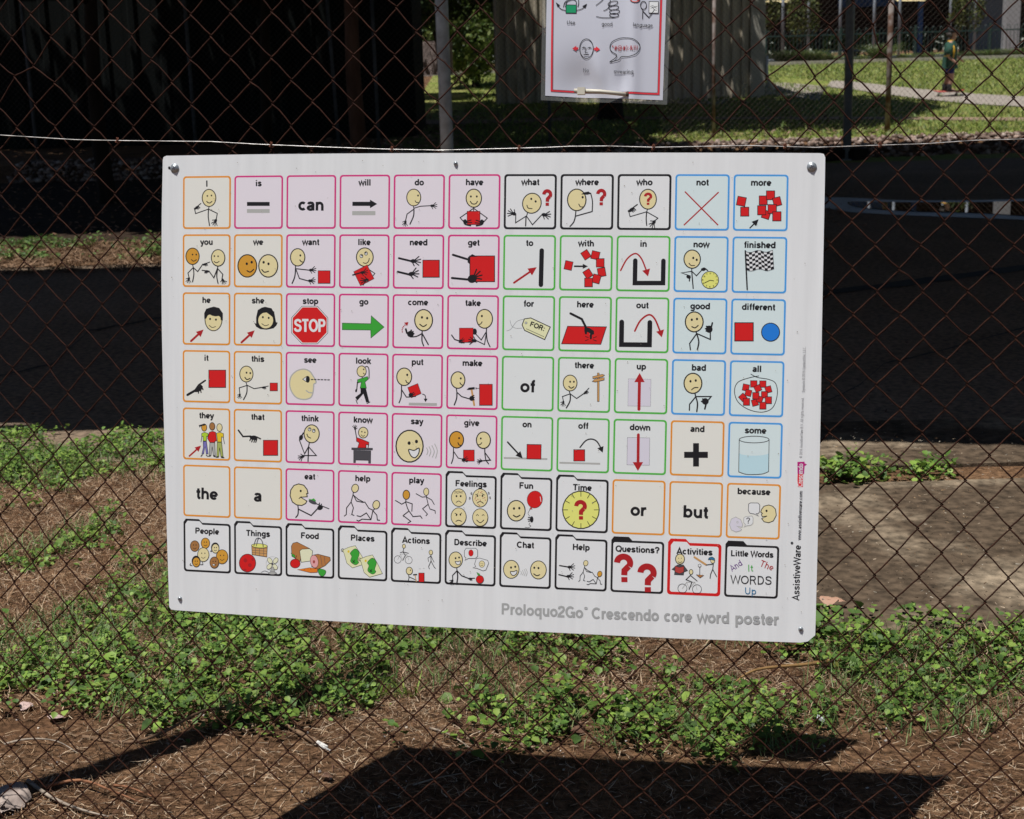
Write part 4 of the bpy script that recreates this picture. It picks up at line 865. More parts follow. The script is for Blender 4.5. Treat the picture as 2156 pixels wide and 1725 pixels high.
 ('b', 'all', 'B4', 'c 8 K 1215,1122 1100,1145 960,1200 918,1310 960,1440 1090,1535 1260,1568 1390,1510 1445,1350 1425,1215 1340,1165 1200,1140 1120,1100;r R 1058,1265 78,80 12 6;r R 1155,1220 80,80 0 6;r R 1267,1222 78,80 0 6;r R 1205,1275 78,76 -25 6;r R 1335,1288 74,78 -14 6;r R 1088,1330 74,76 14 6;r R 1020,1385 76,76 -42 6;r R 1287,1352 76,78 0 6;r R 1170,1450 76,76 -15 6;r R 1228,1410 70,74 20 6;r R 1180,1365 78,80 0 6;r R 1065,1440 78,84 0 6;r R 1335,1420 78,84 0 6;r R 1267,1487 78,84 0 6')],
[('o', 'they', 'C1', 'a 13 D 58 138,490 250,390;p K 0 K 228,195 270,183 300,190 270,205 245,205 238,220;e 280,217 25,35 0 O 5;p K 0 K 258,200 270,183 300,188 280,200;l 5 K 258,300 250,355;p V 4 K 255,275 285,262 318,275 314,305 303,300 302,345 270,345 270,300 256,305;p U 4 K 270,350 302,350 318,470 300,470 288,400 275,470 258,470 272,410;e 427,217 26,37 0 S 5;p M 4 K 398,272 430,262 465,275 465,312 447,305 447,355 408,355 404,310;l 5 K 463,315 475,372;p Z 4 K 405,358 447,358 462,495 440,495 428,410 420,495 400,495;e 357,205 26,36 0 N 5;p R 4 K 330,262 360,252 390,262 400,345 385,345 380,360 335,360 312,320;p g 4 K 335,362 382,362 387,485 367,485 357,400 345,485 328,485;l 7 K 250,492 262,478;l 7 K 300,480 312,492;l 7 K 322,492 340,488;l 7 K 372,492 390,496;l 7 K 395,500 415,500;l 7 K 445,502 470,505'),
 ('o', 'that', 'C1', 'l 13 K 608,243 652,303 725,300;p K 0 K 710,300 755,293 795,305 775,340 725,330;l 11 K 765,300 820,325;l 9 K 725,325 717,342;l 9 K 745,330 735,355;l 9 K 765,330 757,358;l 9 K 785,325 774,358;r R 916,411 138,145 0 5'),
 ('p', 'think', 'C1', 'e 1310,277 73,86 0 S 8;e 1290,234 14,16 0 W 5;d 1292,229 6;e 1330,248 14,16 0 W 5;d 1333,243 6;c 7 K 1265,280 1275,304 1300,318;l 8 K 1288,362 1280,400;l 8 K 1280,400 1355,485 1225,485;o 1240,485 150 62;l 8 K 1280,400 1242,468 1192,335;e 1208,312 18,26 20 K 0;l 9 K 1212,300 1230,268;l 9 K 1280,400 1275,540'),
 ('p', 'know', 'C2', 'e 250,245 42,48 0 S 6;d 238,237 6;d 265,243 6;c 5 K 232,265 248,278 262,270;l 7 K 178,215 192,295;o 179,222 -97 42;p R 4 K 190,288 240,305 300,330 298,355 275,350 275,380 200,380 215,335 190,320;l 6 K 298,350 292,380;r h 240,389 184,16 1 3;p h 3 K 165,402 317,406 315,515 297,515 297,490 182,487 182,510 165,510'),
 ('p', 'say', 'C2', 'e 660,365 120,141 0 S 10;d 656,338 14;d 721,324 14;P W 8 K 652,395 700,403 743,382 740,430 708,467 672,450;'+speech_arcs(['810,380 822,410 812,440', '833,370 848,410 835,452', '858,360 878,410 862,462', '882,345 905,405 890,470'], 6)),
 ('p', 'give', 'C2', 'e 1075,308 63,73 0 O 8;d 1098,294 8;c 8 K 1088,335 1097,353 1112,358;l 7 K 1048,378 1048,415;c 8 K 1048,415 1045,470 1030,518;l 7 K 1050,412 1090,470 1130,480;r R 1184,448 96,98 0 4;o 1122,482 0 54;l 8 K 1125,495 1172,498;e 1313,312 62,73 0 S 8;d 1290,297 8;c 7 K 1270,352 1285,350 1298,335;l 8 K 1325,385 1325,420;l 8 K 1325,420 1375,488 1290,495;l 8 K 1325,430 1335,490 1358,520;o 1304,492 165 46'),
 ('g', 'on', 'C3', 'r g 270,430 385,16 1.5 0;a 12 K 62 112,285 245,430;r R 345,370 125,128 1 5'),
 ('g', 'off', 'C3', 'r g 750,472 360,16 1.5 0;r R 745,402 97,100 0 5;c 10 K 752,332 800,275 850,258 900,278 938,340;p K 0 K 905,340 960,320 953,378'),
 ('g', 'down', 'C3', 'r L 1268,367 198,242 1 2 h;l 22 D 1268,220 1265,470;p D 0 D 1218,462 1310,462 1264,540'),
 ('o', 'and', 'C4', 'r K 270,337 178,46 0 0;r K 270,337 44,175 0 0'),
 ('b', 'some', 'C4', 'p w 0 w 595,322 815,325 812,462 760,478 700,482 640,478 592,462;e 705,323 110,20 0 b2 0;l 4 K 594,222 590,465;l 4 K 818,225 814,462;c 4 K 590,465 640,482 700,485 770,480 814,462;e 706,222 112,25 0 - 4')],
[('o', '*the', 'C1', ''), ('o', '*a', 'C1', ''),
 ('p', 'eat', 'C1', 'p S 8 K 1185,757 1140,772 1110,815 1103,870 1125,930 1165,958 1215,964 1252,945 1264,922 1205,885 1268,880 1262,850 1275,848 1266,810 1235,770;d 1205,825 10;l 7 K 1190,897 1210,880;l 9 K 1178,965 1182,1000;c 10 K 1182,1000 1178,1050 1158,1078;l 10 K 1182,998 1305,1060 1375,985;p G 0 G 1280,900 1310,905 1330,895 1350,915 1345,940 1300,930;e 1320,932 42,17 22 h 0;l 8 h 1350,945 1475,995;e 1390,985 28,22 -20 K 0;l 8 K 1378,975 1385,940;l 8 K 1395,975 1405,950'),
 ('p', 'help', 'C2', HELPFIG.format(a='S', b='S')),
 ('p', 'play', 'C2', 'e 631,795 30,41 0 O 6;e 807,768 23,33 0 S 5;l 7 K 628,835 625,860;l 7 K 628,858 590,878 535,845;l 7 K 625,855 683,875 680,940;l 7 K 625,860 640,910 655,940;l 7 K 655,938 603,978 670,1030 645,1045;l 7 K 655,938 690,988 755,982 770,1003;l 6 K 808,800 810,820;l 6 K 810,812 770,815 718,785;l 6 K 810,815 855,840 878,880;l 6 K 810,820 825,880;l 6 K 825,878 775,918 818,965 805,980;l 6 K 825,880 840,920 885,935 888,958'),
 ('f', 'Feelings', 'C2', 'e 1095,820 66,78 0 S 5;d 1075,807 8;d 1112,807 8;c 5 K 1072,862 1095,850 1117,864;c 3 K 1055,770 1068,763 1080,770 1095,762 1110,770 1132,766;c 3 K 1058,782 1072,776 1085,782 1100,776 1128,780;e 1284,823 68,80 0 S 5;d 1260,805 8;d 1305,805 8;c 6 K 1258,868 1284,854 1312,870;l 5 K 1243,795 1265,787;l 5 K 1300,785 1322,797;'+';'.join('d %g,%g 4 q' % p for p in ((1270, 770), (1290, 776), (1300, 768), (1240, 830), (1250, 845), (1265, 835), (1283, 800), (1285, 842), (1310, 825), (1325, 820), (1330, 842), (1268, 882), (1280, 888), (1245, 815)))+';e 1207,783 5,9 10 - 3;e 1192,825 5,9 10 - 3;e 1360,780 5,9 -10 - 3;e 1372,820 5,9 -10 - 3;e 1094,988 67,78 0 S 5;d 1075,975 7;d 1110,972 7;l 5 K 1062,958 1082,968;l 5 K 1105,967 1122,955;c 6 K 1070,1030 1093,1020 1120,1030;e 1285,995 68,77 0 S 5;c 5 K 1250,978 1260,970 1270,978;c 5 K 1302,978 1312,970 1320,978;c 6 K 1254,1018 1285,1042 1317,1018'),
 ('f', 'Fun', 'C3', 'e 188,892 79,91 0 S 8;d 168,872 10;d 215,869 10;c 9 K 163,932 190,947 220,932;p R 2 K 318,858 306,878 330,878;e 352,792 68,76 10 R 3;l 5 W 400,770 406,810;c 3 h 312,878 292,915 310,940;e 325,968 15,28 0 K 0;l 7 K 320,955 295,950;l 7 K 320,968 292,968;l 7 K 320,980 296,984;c 3 h 310,1000 300,1015 318,1025 298,1040 265,1038'),
 ('f', 'Time', 'C3', 'e 760,884 162,166 0 Y 8;'+';'.join('l 5 K %.0f,%.0f %.0f,%.0f' % (760+x*160*math.cos(a), 884+x*164*math.sin(a), 760+.73*160*math.cos(a), 884+.73*164*math.sin(a)) for x in (.98,) for a in [math.pi*i/6 for i in range(12)])+';t D 17 170 702,970 818,970 ?'),
 ('o', '*or', 'C3', ''), ('o', '*but', 'C4', ''),
 ('o', 'because', 'C4', 'p S 5 K 815,713 780,722 762,745 755,766 768,775 760,785 768,802 803,795 762,815 780,838 815,846 850,832 872,790 866,745 845,722;d 799,757 8;p W 4 h 665,705 680,697 735,698 748,712 746,765 735,778 720,778 740,797 705,780 675,775 662,755;p L 4 g 568,803 535,818 521,860 535,900 570,915 605,905 612,895 575,872 615,880 620,860 605,822;e 581,842 6,7 0 - 3 g;p W 4 g 640,800 690,795 698,810 697,850 680,865 650,868 630,878 642,860 627,845 628,810;t h 12 46 645,852 678,852 ?')],
[('f', 'People', 'C1', 'k 190,1353 43,52 N;k 292,1325 41,50 O;c 6 K 352,1375 350,1405 340,1400;e 386,1368 40,50 0 K 0;k 388,1376 35,44 S;k 272,1435 55,67 S;k 452,1455 56,68 O;c 5 K 165,1540 145,1535 150,1520;c 5 K 245,1530 268,1528 262,1508;e 203,1497 42,53 0 K 0;k 205,1506 36,46 O;k 378,1510 43,54 N;e 372,1532 12,8 20 W 3'),
 ('f', 'Things', 'C1', 'e 695,1515 79,86 0 R 5;e 675,1490 18,20 0 D 0;e 718,1535 18,18 0 D 0;e 670,1582 16,11 0 D 0;e 745,1480 12,15 0 D 0;p T 4 K 735,1345 885,1352 880,1457 740,1435;l 3 h 738,1370 883,1378;l 3 h 739,1392 882,1402;l 3 h 740,1414 881,1426;l 3 h 770,1350 772,1440;l 3 h 810,1352 812,1446;l 3 h 850,1352 850,1452;e 810,1350 76,20 3 Y 4;c 6 h 757,1350 775,1290 803,1275 832,1300 848,1355;c 6 h 780,1352 795,1290 815,1280 838,1312 845,1358;e 935,1522 62,70 0 - 1.5 g;e 910,1492 20,30 -35 C 3;e 965,1492 20,30 35 C 3;e 905,1548 20,30 40 C 3;e 960,1552 20,28 -35 C 3;d 934,1522 8 h;p g 3 h 925,1555 945,1555 955,1600 915,1600;e 935,1612 38,13 0 g 3 h;c 3 h 825,1605 860,1590 895,1602'),
 ('f', 'Food', 'C1', 'p b 4 K 1115,1355 1130,1325 1170,1315 1290,1375 1215,1385 1200,1500 1120,1450;p C 4 K 1195,1400 1215,1383 1290,1378 1320,1400 1305,1495 1210,1508;e 1152,1520 48,43 0 R 4;p G 3 K 1112,1420 1150,1440 1150,1468 1125,1450;l 4 K 1155,1478 1165,1445;p b 4 K 1320,1440 1370,1430 1485,1460 1490,1490 1440,1540 1370,1575 1310,1550;e 1335,1500 38,62 -10 P 3;e 1332,1503 9,14 0 q 2;l 3 h 1395,1445 1410,1540;l 3 h 1430,1452 1440,1525;p c 3 K 1175,1578 1290,1560 1365,1570 1365,1605 1300,1608;l 2 K 1240,1572 1245,1584;l 2 K 1300,1564 1305,1580;P G 3 K 1370,1590 1385,1572 1415,1575 1445,1590 1440,1620 1415,1642 1388,1630'),
 ('f', 'Places', 'C2', 'p y 3 K 62,1285 125,1258 180,1245 240,1340 255,1410 155,1442 105,1400 80,1310;P G 3 K 135,1310 180,1272 215,1310 200,1370 210,1395 180,1415 138,1385 148,1340;d 120,1297 10 M;l 5 K 155,1375 175,1395;l 5 K 175,1373 157,1397;c 3 K 78,1275 62,1272 55,1290 68,1298 76,1288;p y 3 K 214,1367 277,1340 332,1327 375,1400 420,1492 307,1524 257,1482 232,1392;P G 3 K 287,1392 332,1354 367,1392 352,1452 362,1477 332,1497 290,1467 300,1422;d 272,1379 10 M;l 5 K 307,1457 327,1477;l 5 K 327,1455 309,1479;c 3 K 230,1357 214,1354 207,1372 220,1380 228,1370'),
 ('f', 'Actions', 'C2', BIKE+';e 848,1305 16,21 0 S 4;l 5 K 848,1328 850,1380;l 4 K 850,1335 822,1355 828,1385;l 4 K 850,1335 868,1375 876,1390;l 5 K 850,1380 828,1430 835,1450;l 5 K 850,1380 875,1430 888,1445;e 658,1468 28,33 0 S 5;d 668,1462 5;l 5 K 650,1500 655,1530 645,1562;l 5 K 655,1520 710,1545;l 6 T 708,1505 720,1562;l 9 K 695,1502 722,1500;r R 765,1527 48,80 0 4;l 2 g 742,1448 758,1448;l 2 g 778,1444 792,1444'),
 ('f', 'Describe', 'C2', 'e 1068,1370 60,70 0 S 6;d 1067,1356 8;d 1098,1350 8;P W 5 K 1063,1385 1090,1386 1110,1380 1105,1408 1080,1412;p W 4 h 1145,1290 1160,1268 1245,1268 1262,1285 1262,1340 1240,1358 1180,1358 1150,1374 1160,1355 1145,1340;e 1203,1310 21,29 0 R 2;p W 4 h 1250,1360 1280,1355 1350,1375 1360,1400 1335,1460 1310,1468 1255,1445 1222,1440 1245,1430 1235,1410;e 1300,1408 25,29 0 S 3;d 1292,1403 3;d 1308,1405 3;l 3 K 1290,1420 1308,1420;l 7 K 1077,1440 1080,1475;l 7 K 1080,1465 1040,1508 1042,1550;o 1042,1545 110 46;l 7 K 1080,1465 1120,1510 1185,1535;i 1178,1533 1235,1532 1;c 9 K 1080,1465 1085,1520 1077,1585;e 1282,1543 34,35 0 R 3;p G 2 K 1253,1480 1280,1495 1283,1515 1262,1500'),
 ('f', 'Chat', 'C3', 'e 144,1410 69,80 0 S 6;d 142,1394 9;d 179,1387 9;P W 6 K 137,1430 165,1430 193,1420 190,1448 165,1465 145,1455;'+speech_arcs(['228,1425 234,1440 228,1455', '243,1418 251,1440 243,1460', '258,1410 268,1438 258,1465', '272,1403 285,1436 274,1470'], 4)+';e 384,1415 70,80 0 S 6;d 348,1396 9;d 385,1399 9;c 8 K 343,1450 370,1466 395,1458'),
 ('f', 'Help', 'C3', 'l 10 K 572,1377 650,1390;o 642,1390 0 62;l 10 K 565,1457 640,1475;o 632,1473 -5 62;@'),
 ('F', 'Questions?', 'C3', 't D 17 246 1055,1523 1232,1523 ?;t D 17 248 1262,1612 1440,1612 ?'),
 ('r', 'Activities', 'C4', 'e 150,1118 34,38 0 S 5;c 4 K 136,1138 150,1145 165,1138;d 140,1112 3;d 160,1112 3;p h 3 K 90,1195 130,1162 175,1162 207,1205 180,1215 175,1238 108,1235 112,1205;p q 3 K 112,1170 145,1180 180,1172 178,1215 147,1228 113,1215;e 233,1215 14,19 0 S 4;e 168,1338 34,34 0 - 3;e 277,1344 34,34 0 - 3;l 3 g 168,1338 200,1290 262,1290 277,1344;l 3 g 200,1290 218,1340 262,1290;l 5 K 228,1240 195,1272 240,1290 218,1345;l 5 K 228,1240 278,1282;l 12 T 258,1103 345,1160;e 395,1130 16,19 0 S 3;p t 3 K 362,1122 368,1108 390,1102 408,1112 410,1130 385,1122;l 5 K 400,1150 395,1195 425,1250;l 5 K 395,1195 380,1230 375,1262;l 5 K 400,1155 345,1162;l 4 h 298,1180 298,1235;e 297,1167 11,11 0 W 3;p b 3 K 272,1235 327,1240 300,1258'),
 ('F', 'Little Words', 'C4', 't v 9 46 540,1213 624,1160 And;t G 9 52 656,1212 700,1212 It;t D 9 50 742,1168 843,1208 The;t K 9 66 528,1304 840,1312 WORDS;t t 9 52 632,1382 724,1385 Up')],
]

def mirror_px(P): return P
# ---- word board
board = bpy.data.objects.new('word_board', None); COL.objects.link(board); board.matrix_world = MBRD
tag(board, 'large white picture-word board with eleven columns of coloured tiles screwed to the chain-link fence', 'sign')
M_white = mat('white_panel', (.82, .83, .83), .36, .4, noise=(2.2, .045), stretch=(22, 1, 1), bump=(2.5, .25, .003))
M_edge = mat('panel_edge', (.18, .17, .17), .5, .4)
out = [(651, 640), (654, 629), (665, 623.5), (1000, 618), (1340, 614.5), (1700, 612.8), (2048, 612), (2640, 611), (3000, 611.5), (3280, 613), (3295, 616), (3301, 630), (3300, 700), (3294, 1000), (3288, 1300), (3283, 1640), (3275, 2000), (3266, 2350), (3261, 2541), (3232, 2566), (3202, 2571), (3000, 2564), (2700, 2554), (2000, 2520), (1700, 2506), (1300, 2483), (1000, 2462), (700, 2441), (684, 2438), (677, 2428), (668, 2150), (660, 1850), (653, 1600), (647, 1300), (645.5, 1100), (647, 850), (650, 700)]
fr = [onplane(*p) for p in out][::-1]; n = len(fr)
b = MB(); T_ = .0035
b.add([(x, y, 0) for x, y in fr]+[(x, y, -T_) for x, y in fr], [tuple(range(n)), tuple(range(2*n-1, n-1, -1))]); b.add([(x, y, 0) for x, y in fr]+[(x, y, -T_) for x, y in fr], [(i, i+n, (i+1) % n+n, (i+1) % n) for i in range(n)], mi=1)
b.build('panel', [M_white, M_edge], board)

def rrect(a, c_, w_, h_, rad, tab=None):
    """rounded tile outline in grid units; tab: folder tab"""
    R = rad; P = []
    def corner(x, y, a0): return [(x+R/PP*math.cos(math.radians(a0+q)), y+R/QQ*math.sin(math.radians(a0+q))) for q in (0, 22, 45, 68, 90)]
    rx_, ry2 = R/PP, R/QQ
    P += corner(a+w_-rx_, c_+ry2, -90)+corner(a+w_-rx_, c_+h_-ry2, 0)+corner(a+rx_, c_+h_-ry2, 90)
    if tab:
        P += [(a, c_-tab+.06), (a+.045, c_-tab), (a+.33*w_+.0, c_-tab), (a+.40*w_, c_)]
    else: P += corner(a+rx_, c_+ry2, 180)
    return P
NAMES = {'o': 'orange-bordered', 'p': 'pink-bordered', 'g': 'green-bordered', 'b': 'blue-bordered', 'k': 'black-bordered', 'f': 'black-outlined folder', 'F': 'black-outlined folder with a solid tab', 'r': 'red-outlined folder'}
for r_, row in enumerate(TILES):
    for c_, (kind, word, zm, prog) in enumerate(row):
        P = Print(1.2e-4, None, PAL)
        fold = kind in 'fFr'; tab = .062 if fold else 0
        top = r_+(.015 if fold else 0); hh = HRr-(.015 if fold else 0)-(.02 if (fold and r_ == 6) else 0)
        bw = .0031 if kind in 'opgb' else (.0036 if kind != 'r' else .0050)
        bc, fc = {'o': ('o1', 'o2'), 'p': ('p1', 'p2'), 'g': ('g1', 'g2'), 'b': ('b1', 'b2'), 'r': ('R', 'W')}.get(kind, ('K', 'W'))
        O = [tile_pt(*q) for q in rrect(c_, top, WR, hh, .0058, tab)]; P.poly(O, bc, pl=True)
        i1, i2 = bw/PP, bw/QQ
        In = [tile_pt(*q) for q in rrect(c_+i1, top+i2, WR-2*i1, hh-2*i2, .0036, 0 if kind == 'F' else tab*.98)]; P.poly(In, fc, pl=True)
        if kind == 'F': pass
        fn = frame(zm)
        cx = c_+WR/2
        if word[0] == '*':
            x, y = tile_pt(cx, r_+.565); P.text(word[1:], x, y-.0035, .0215, 'K', -.6, .98, 16)
        else:
            q = tile_pt(cx, r_+(.178 if not fold else .205)); q2 = tile_pt(cx+.3, r_+(.178 if not fold else .205))
            ang = math.degrees(math.atan2(q2[1]-q[1], q2[0]-q[0]))
            P.text(word, q[0], q[1]-.0004, .0110 if len(word) < 11 else .0104, 'K', ang, .94 if len(word) < 11 else .88, 17.5)
        if prog:
            pr0 = prog.replace(';@', '')
            draw(P, fn, pr0)
            if '@' in prog:
                hx = lambda x, y, f0=frame('C3'): f0(740+(x-83)*.66, 1355+(y-738)*.66)
                draw(P, hx, HELPFIG.format(a='S', b='O'))
        if word == 'go': pass
        o = P.build('word_tile', board); o['label'] = '%s tile with the word %s' % (NAMES[kind], word.strip('*').rstrip('?'))
# ---- lettering outside the tiles
P = Print(1.2e-4, lambda x, y: onplane(x, y), PAL)
def line_text(s_, c, a, b_, cap_px, wt, xs=None):
    A, B = onplane(*a), onplane(*b_); ang = math.degrees(math.atan2(B[1]-A[1], B[0]-A[0]))
    P.text(s_, A[0], A[1], cap_px*.000449*1.0, c, ang, wt=wt, align='l', fit=math.dist(A, B))
line_text('Proloquo2Go', 'j', (2004, 2458), (2333, 2473), 45, 15)
line_text('®', 'j', (2335, 2452), (2352, 2453), 24, 6)
line_text('Crescendo', 'j', (2366, 2475), (2636, 2484), 45, 15)
line_text('core', 'j', (2655, 2485), (2768, 2489), 45, 15)
line_text('word', 'j', (2788, 2490), (2918, 2494), 45, 15)
line_text('poster', 'j', (2939, 2495), (3116, 2500), 45, 15)
o = P.build('title_lettering', board); o['label'] = 'grey title line printed below the tiles'
P = Print(1.2e-4, lambda x, y: onplane(x, y), PAL)
line_text('AssistiveWare', 'K', (3197, 2403), (3204, 2181), 26, 13)
line_text('®', 'K', (3184, 2180), (3185, 2168), 20, 6)
line_text('www.assistiveware.com', 'K', (3204, 2161), (3210, 1963), 14, 10)
o = P.build('maker_lettering', board); o['label'] = 'black maker name and web address printed up the right edge'
P = Print(1.2e-4, lambda x, y: onplane(x, y), PAL)
draw(P, frame('C4'), 'p n 0 n 1034,578 1030,520 1032,480 1073,480 1071,578;p m 0 m 1030,390 1084,388 1084,400 1101,409 1084,422 1080,480 1031,480')
line_text('Crescendo', 'W', (3210, 1948), (3213, 1855), 20, 11)
o = P.build('logo', board); o['label'] = 'orange and magenta logo bubble with white lettering'
P = Print(1.2e-4, lambda x, y: onplane(x, y), PAL)
line_text('© 2016 AssistiveWare B.V. All rights reserved.', 'h', (3209, 1833), (3216, 1590), 11, 6)
line_text('Symbols © 2016 SymbolStix, LLC.', 'h', (3219, 1570), (3223, 1386), 11, 6)
o = P.build('small_print', board); o['label'] = 'thin grey copyright line printed up the right edge'
# ---- screws
M_screw = mat('zinc_screw', (.40, .43, .45), .35, .5, metal=.6, noise=(90, .2))
def screw(x, y, r, washer):
    u, v = onplane(x, y); s = empty('screw'); s.parent = board; s.location = (u, v, 0); s.rotation_euler = (0, 0, .4)
    b = MB()
    if washer: b.loft([((0, 0, .0003), r, r), ((0, 0, .0013), r, r), ((0, 0, .0014), r*.5, r*.5)], 20)
    h0 = .0012 if washer else 0
    b.loft([((0, 0, h0), r*.74, r*.74), ((0, 0, h0+.0016), r*.70, r*.70), ((0, 0, h0+.0030), r*.45, r*.45), ((0, 0, h0+.0033), r*.15, r*.15)], 20); b.build('screw_head', M_screw, s)
    b = MB(); b.box((0, 0, h0+.0033), (r*.9, r*.17, .0006)); b.box((0, 0, h0+.0034), (r*.17, r*.9, .0006)); b.build('slot', PAL['h'], s)
for x, y, r, w_ in ((699, 673.5, .0082, 1), (3247, 668.5, .0082, 1), (1823, 655, .0052, 0), (720, 2395, .0056, 0), (3203, 2517, .0058, 0)): screw(x, y, r, w_)
b = MB(); u, v = onplane(677, 672); b.loft([((u, v, .0002), .0022, .003), ((u, v, .0005), .001, .0014)], 9); b.box((u+.003, v-.002, .0006), (.003, .0012, .0006)); b.build('torn_hole', PAL['K'], board)
# specks of wear and dirt on the panel
b = MB(); rr = random.Random(5)
for i in range(260):
    x, y = rr.uniform(680, 3260), rr.uniform(640, 2450); u, v = onplane(x, y); s_ = rr.uniform(.0003, .0009)
    b.add([(u+s_*math.cos(q)*(1+.5*rr.random()), v+s_*math.sin(q), .0011+i*2e-6) for q in (0, 1.2, 2.5, 3.8, 5)], [(0, 1, 2, 3, 4)])
o = b.build('dirt_specks', mat('grime', (.35, .32, .27), .9)); o.parent = board; o['kind'] = 'stuff'

# ---------------------------------------------------------------- laminated notice above the board
notice = bpy.data.objects.new('laminated_notice', None); COL.objects.link(notice); notice.matrix_world = MBRD
tag(notice, 'laminated white notice with a red border about good language hanging above the word board', 'notice')
fnN = frame('N', -.004)
BL, BR_ = fnN(262, 1250), fnN(1800, 1312); TLn, TRn = fnN(285, 0), fnN(1862, 0)
def bendN(x, y):
    """creases of the sheet, metres toward the viewer"""
    gx, gy = (x-BL[0])/.21, (y-BL[1])/.30
    d = .004*math.exp(-((gx-.72)/.05)**2)*(1 if gy < 1.2 else .6)
    l = gx-.10-.36*(1-min(gy/.22, 1)); d += -.011*math.exp(-((gx-.30)/.22)**2)*math.exp(-((gy-.03)/.17)**2)
    d += .006*math.exp(-((gx-.42-.25*(.2-gy))/.06)**2)*math.exp(-((gy-.12)/.12)**2)
    d += -.004*math.exp(-((gx-.64)/.05)**2)*math.exp(-((gy-.10)/.10)**2)+.003*math.sin(gx*3.1)*math.sin(gy*4+.5)
    return d
def sheetN(px0, px1, py0, py1, z, name, m, mar):
    V, F = [], []; nx_, ny_ = 44, 70
    for j in range(ny_+1):
        for i in range(nx_+1):
            u, v = i/nx_, j/ny_
            x = TLn[0]-mar+(TRn[0]-TLn[0]+2*mar)*u; xb_ = BL[0]-mar+(BR_[0]-BL[0]+2*mar)*u
            yb = BL[1]+(BR_[1]-BL[1])*u-mar; yt = BL[1]+.297+mar
            t = v; X_ = xb_+(x-xb_)*t; Y_ = yb+(yt-yb)*t
            V.append((X_, Y_, z+bendN(X_, Y_)))
    for j in range(ny_):
        for i in range(nx_): q = j*(nx_+1)+i; F.append((q, q+1, q+nx_+2, q+nx_+1))
    return link(name, np_mesh(name, V, F, smooth=True), [m], notice)
M_paper = mat('notice_paper', (.62, .63, .70), .22, .5)
lam = mat('laminate_film', (.75, .78, .75), .12, .5)
lp = lam.node_tree; tr = lp.nodes.new('ShaderNodeBsdfTransparent'); mx = lp.nodes.new('ShaderNodeMixShader'); mx.inputs[0].default_value = .13
lp.links.new(tr.outputs[0], mx.inputs[1]); lp.links.new(lp.nodes['Principled BSDF'].outputs[0], mx.inputs[2]); lp.links.new(mx.outputs[0], lp.nodes['Material Output'].inputs[0])
sheetN(0, 0, 0, 0, .0035, 'laminate', lam, .0075)
sheetN(0, 0, 0, 0, .0042, 'sheet', M_paper, 0)
P = Print(.0048, fnN, PAL, bendN)
def fine(P0, stp=30):
    o_ = [P0[0]]
    for a, b_ in zip(P0, P0[1:]):
        n_ = max(1, int(math.dist(a, b_)/stp)); o_ += [(a[0]+(b_[0]-a[0])*k/n_, a[1]+(b_[1]-a[1])*k/n_) for k in range(1, n_+1)]
    return o_
P.stroke(fine([(372, -860), (345, 1182), (1746, 1230), (1806, -860)]), 24, 'n', cap=False)
P.stroke(fine([(386, -860), (359, 1168), (375, 1172), (1720, 1217), (1733, 1205), (1792, -860)]), 5, 'h', cap=False)
draw(P, fnN, 'r e 605,122 135,106 1 8;c 8 K 505,95 520,40 560,5 620,-15;c 8 K 530,95 545,35 590,5 640,0 670,25 672,60;c 8 K 700,0 703,50 692,92;c 7 K 530,140 470,120 425,70;p K 0 K 403,32 460,72 425,95;c 7 K 680,140 750,118 790,78;p K 0 K 813,52 750,85 790,112;'
 'c 7 K 930,75 1000,20 1030,-20;c 7 K 1030,145 1080,120 1110,60 1115,0;c 7 K 935,222 1030,238 1160,234 1215,222;e 1150,48 66,28 -14 - 7;e 1162,106 64,28 -8 - 7;e 1172,158 66,28 -5 - 7;e 1167,204 60,25 0 - 7;'
 'e 1440,2 64,38 0 q 4;e 1550,75 38,52 0 - 8;r W 1683,100 122,150 1 7;l 8 K 1540,130 1538,250;l 8 K 1543,150 1620,232 1695,130;c 5 K 1640,88 1670,80 1700,92 1730,86;c 5 K 1645,112 1680,100 1720,110;c 5 K 1660,92 1690,130 1720,140;'
 'e 805,640 90,126 0 - 8;c 6 K 745,632 770,618 795,632;c 6 K 820,635 845,622 870,635;d 770,628 6;d 846,632 6;c 6 K 800,635 788,672 790,688 820,690;l 8 K 770,715 835,718;p n 0 n 618,638 672,602 672,622 697,622 697,650 672,650 672,672;p n 0 n 985,650 930,612 930,632 905,632 905,662 930,662 930,682;'
 'P - 8 K 1112,625 1140,555 1230,510 1310,502 1420,520 1495,580 1500,650 1450,715 1360,745 1262,746 1225,785 1110,815 1180,765 1197,722 1135,680;t D 8 60 1132,660 1480,664 *#@#}:&!!!;'
 't K 9 50 545,322 658,324 Use;t K 9 50 1002,342 1145,344 good;t K 9 50 1412,355 1670,360 language;t K 9 50 752,942 835,944 No;t K 9 50 1157,960 1422,968 swearing')
P.build('print', notice)
b = MB(); A, B = fnN(650, 1192), fnN(1320, 1240)
b.tube([(A[0], A[1], .010), ((A[0]+B[0])/2, (A[1]+B[1])/2+.001, .014), (B[0], B[1], .008)], .0035, 8)
A2 = fnN(745, 1203); b.box((A2[0], A2[1], .0135), (.013, .012, .009)); b.tube([(B[0], B[1], .008), (B[0]+.002, B[1]-.002, -.004)], .003, 8)
b.build('cable_tie', mat('cream_nylon', (.62, .58, .47), .45), notice)
b = MB(); b.tube([(B[0]+.003, B[1]+.001, .0075), (B[0]+.004, B[1]+.001, .0085)], .0045, 10); b.build('rust_spot', M_rust, notice)

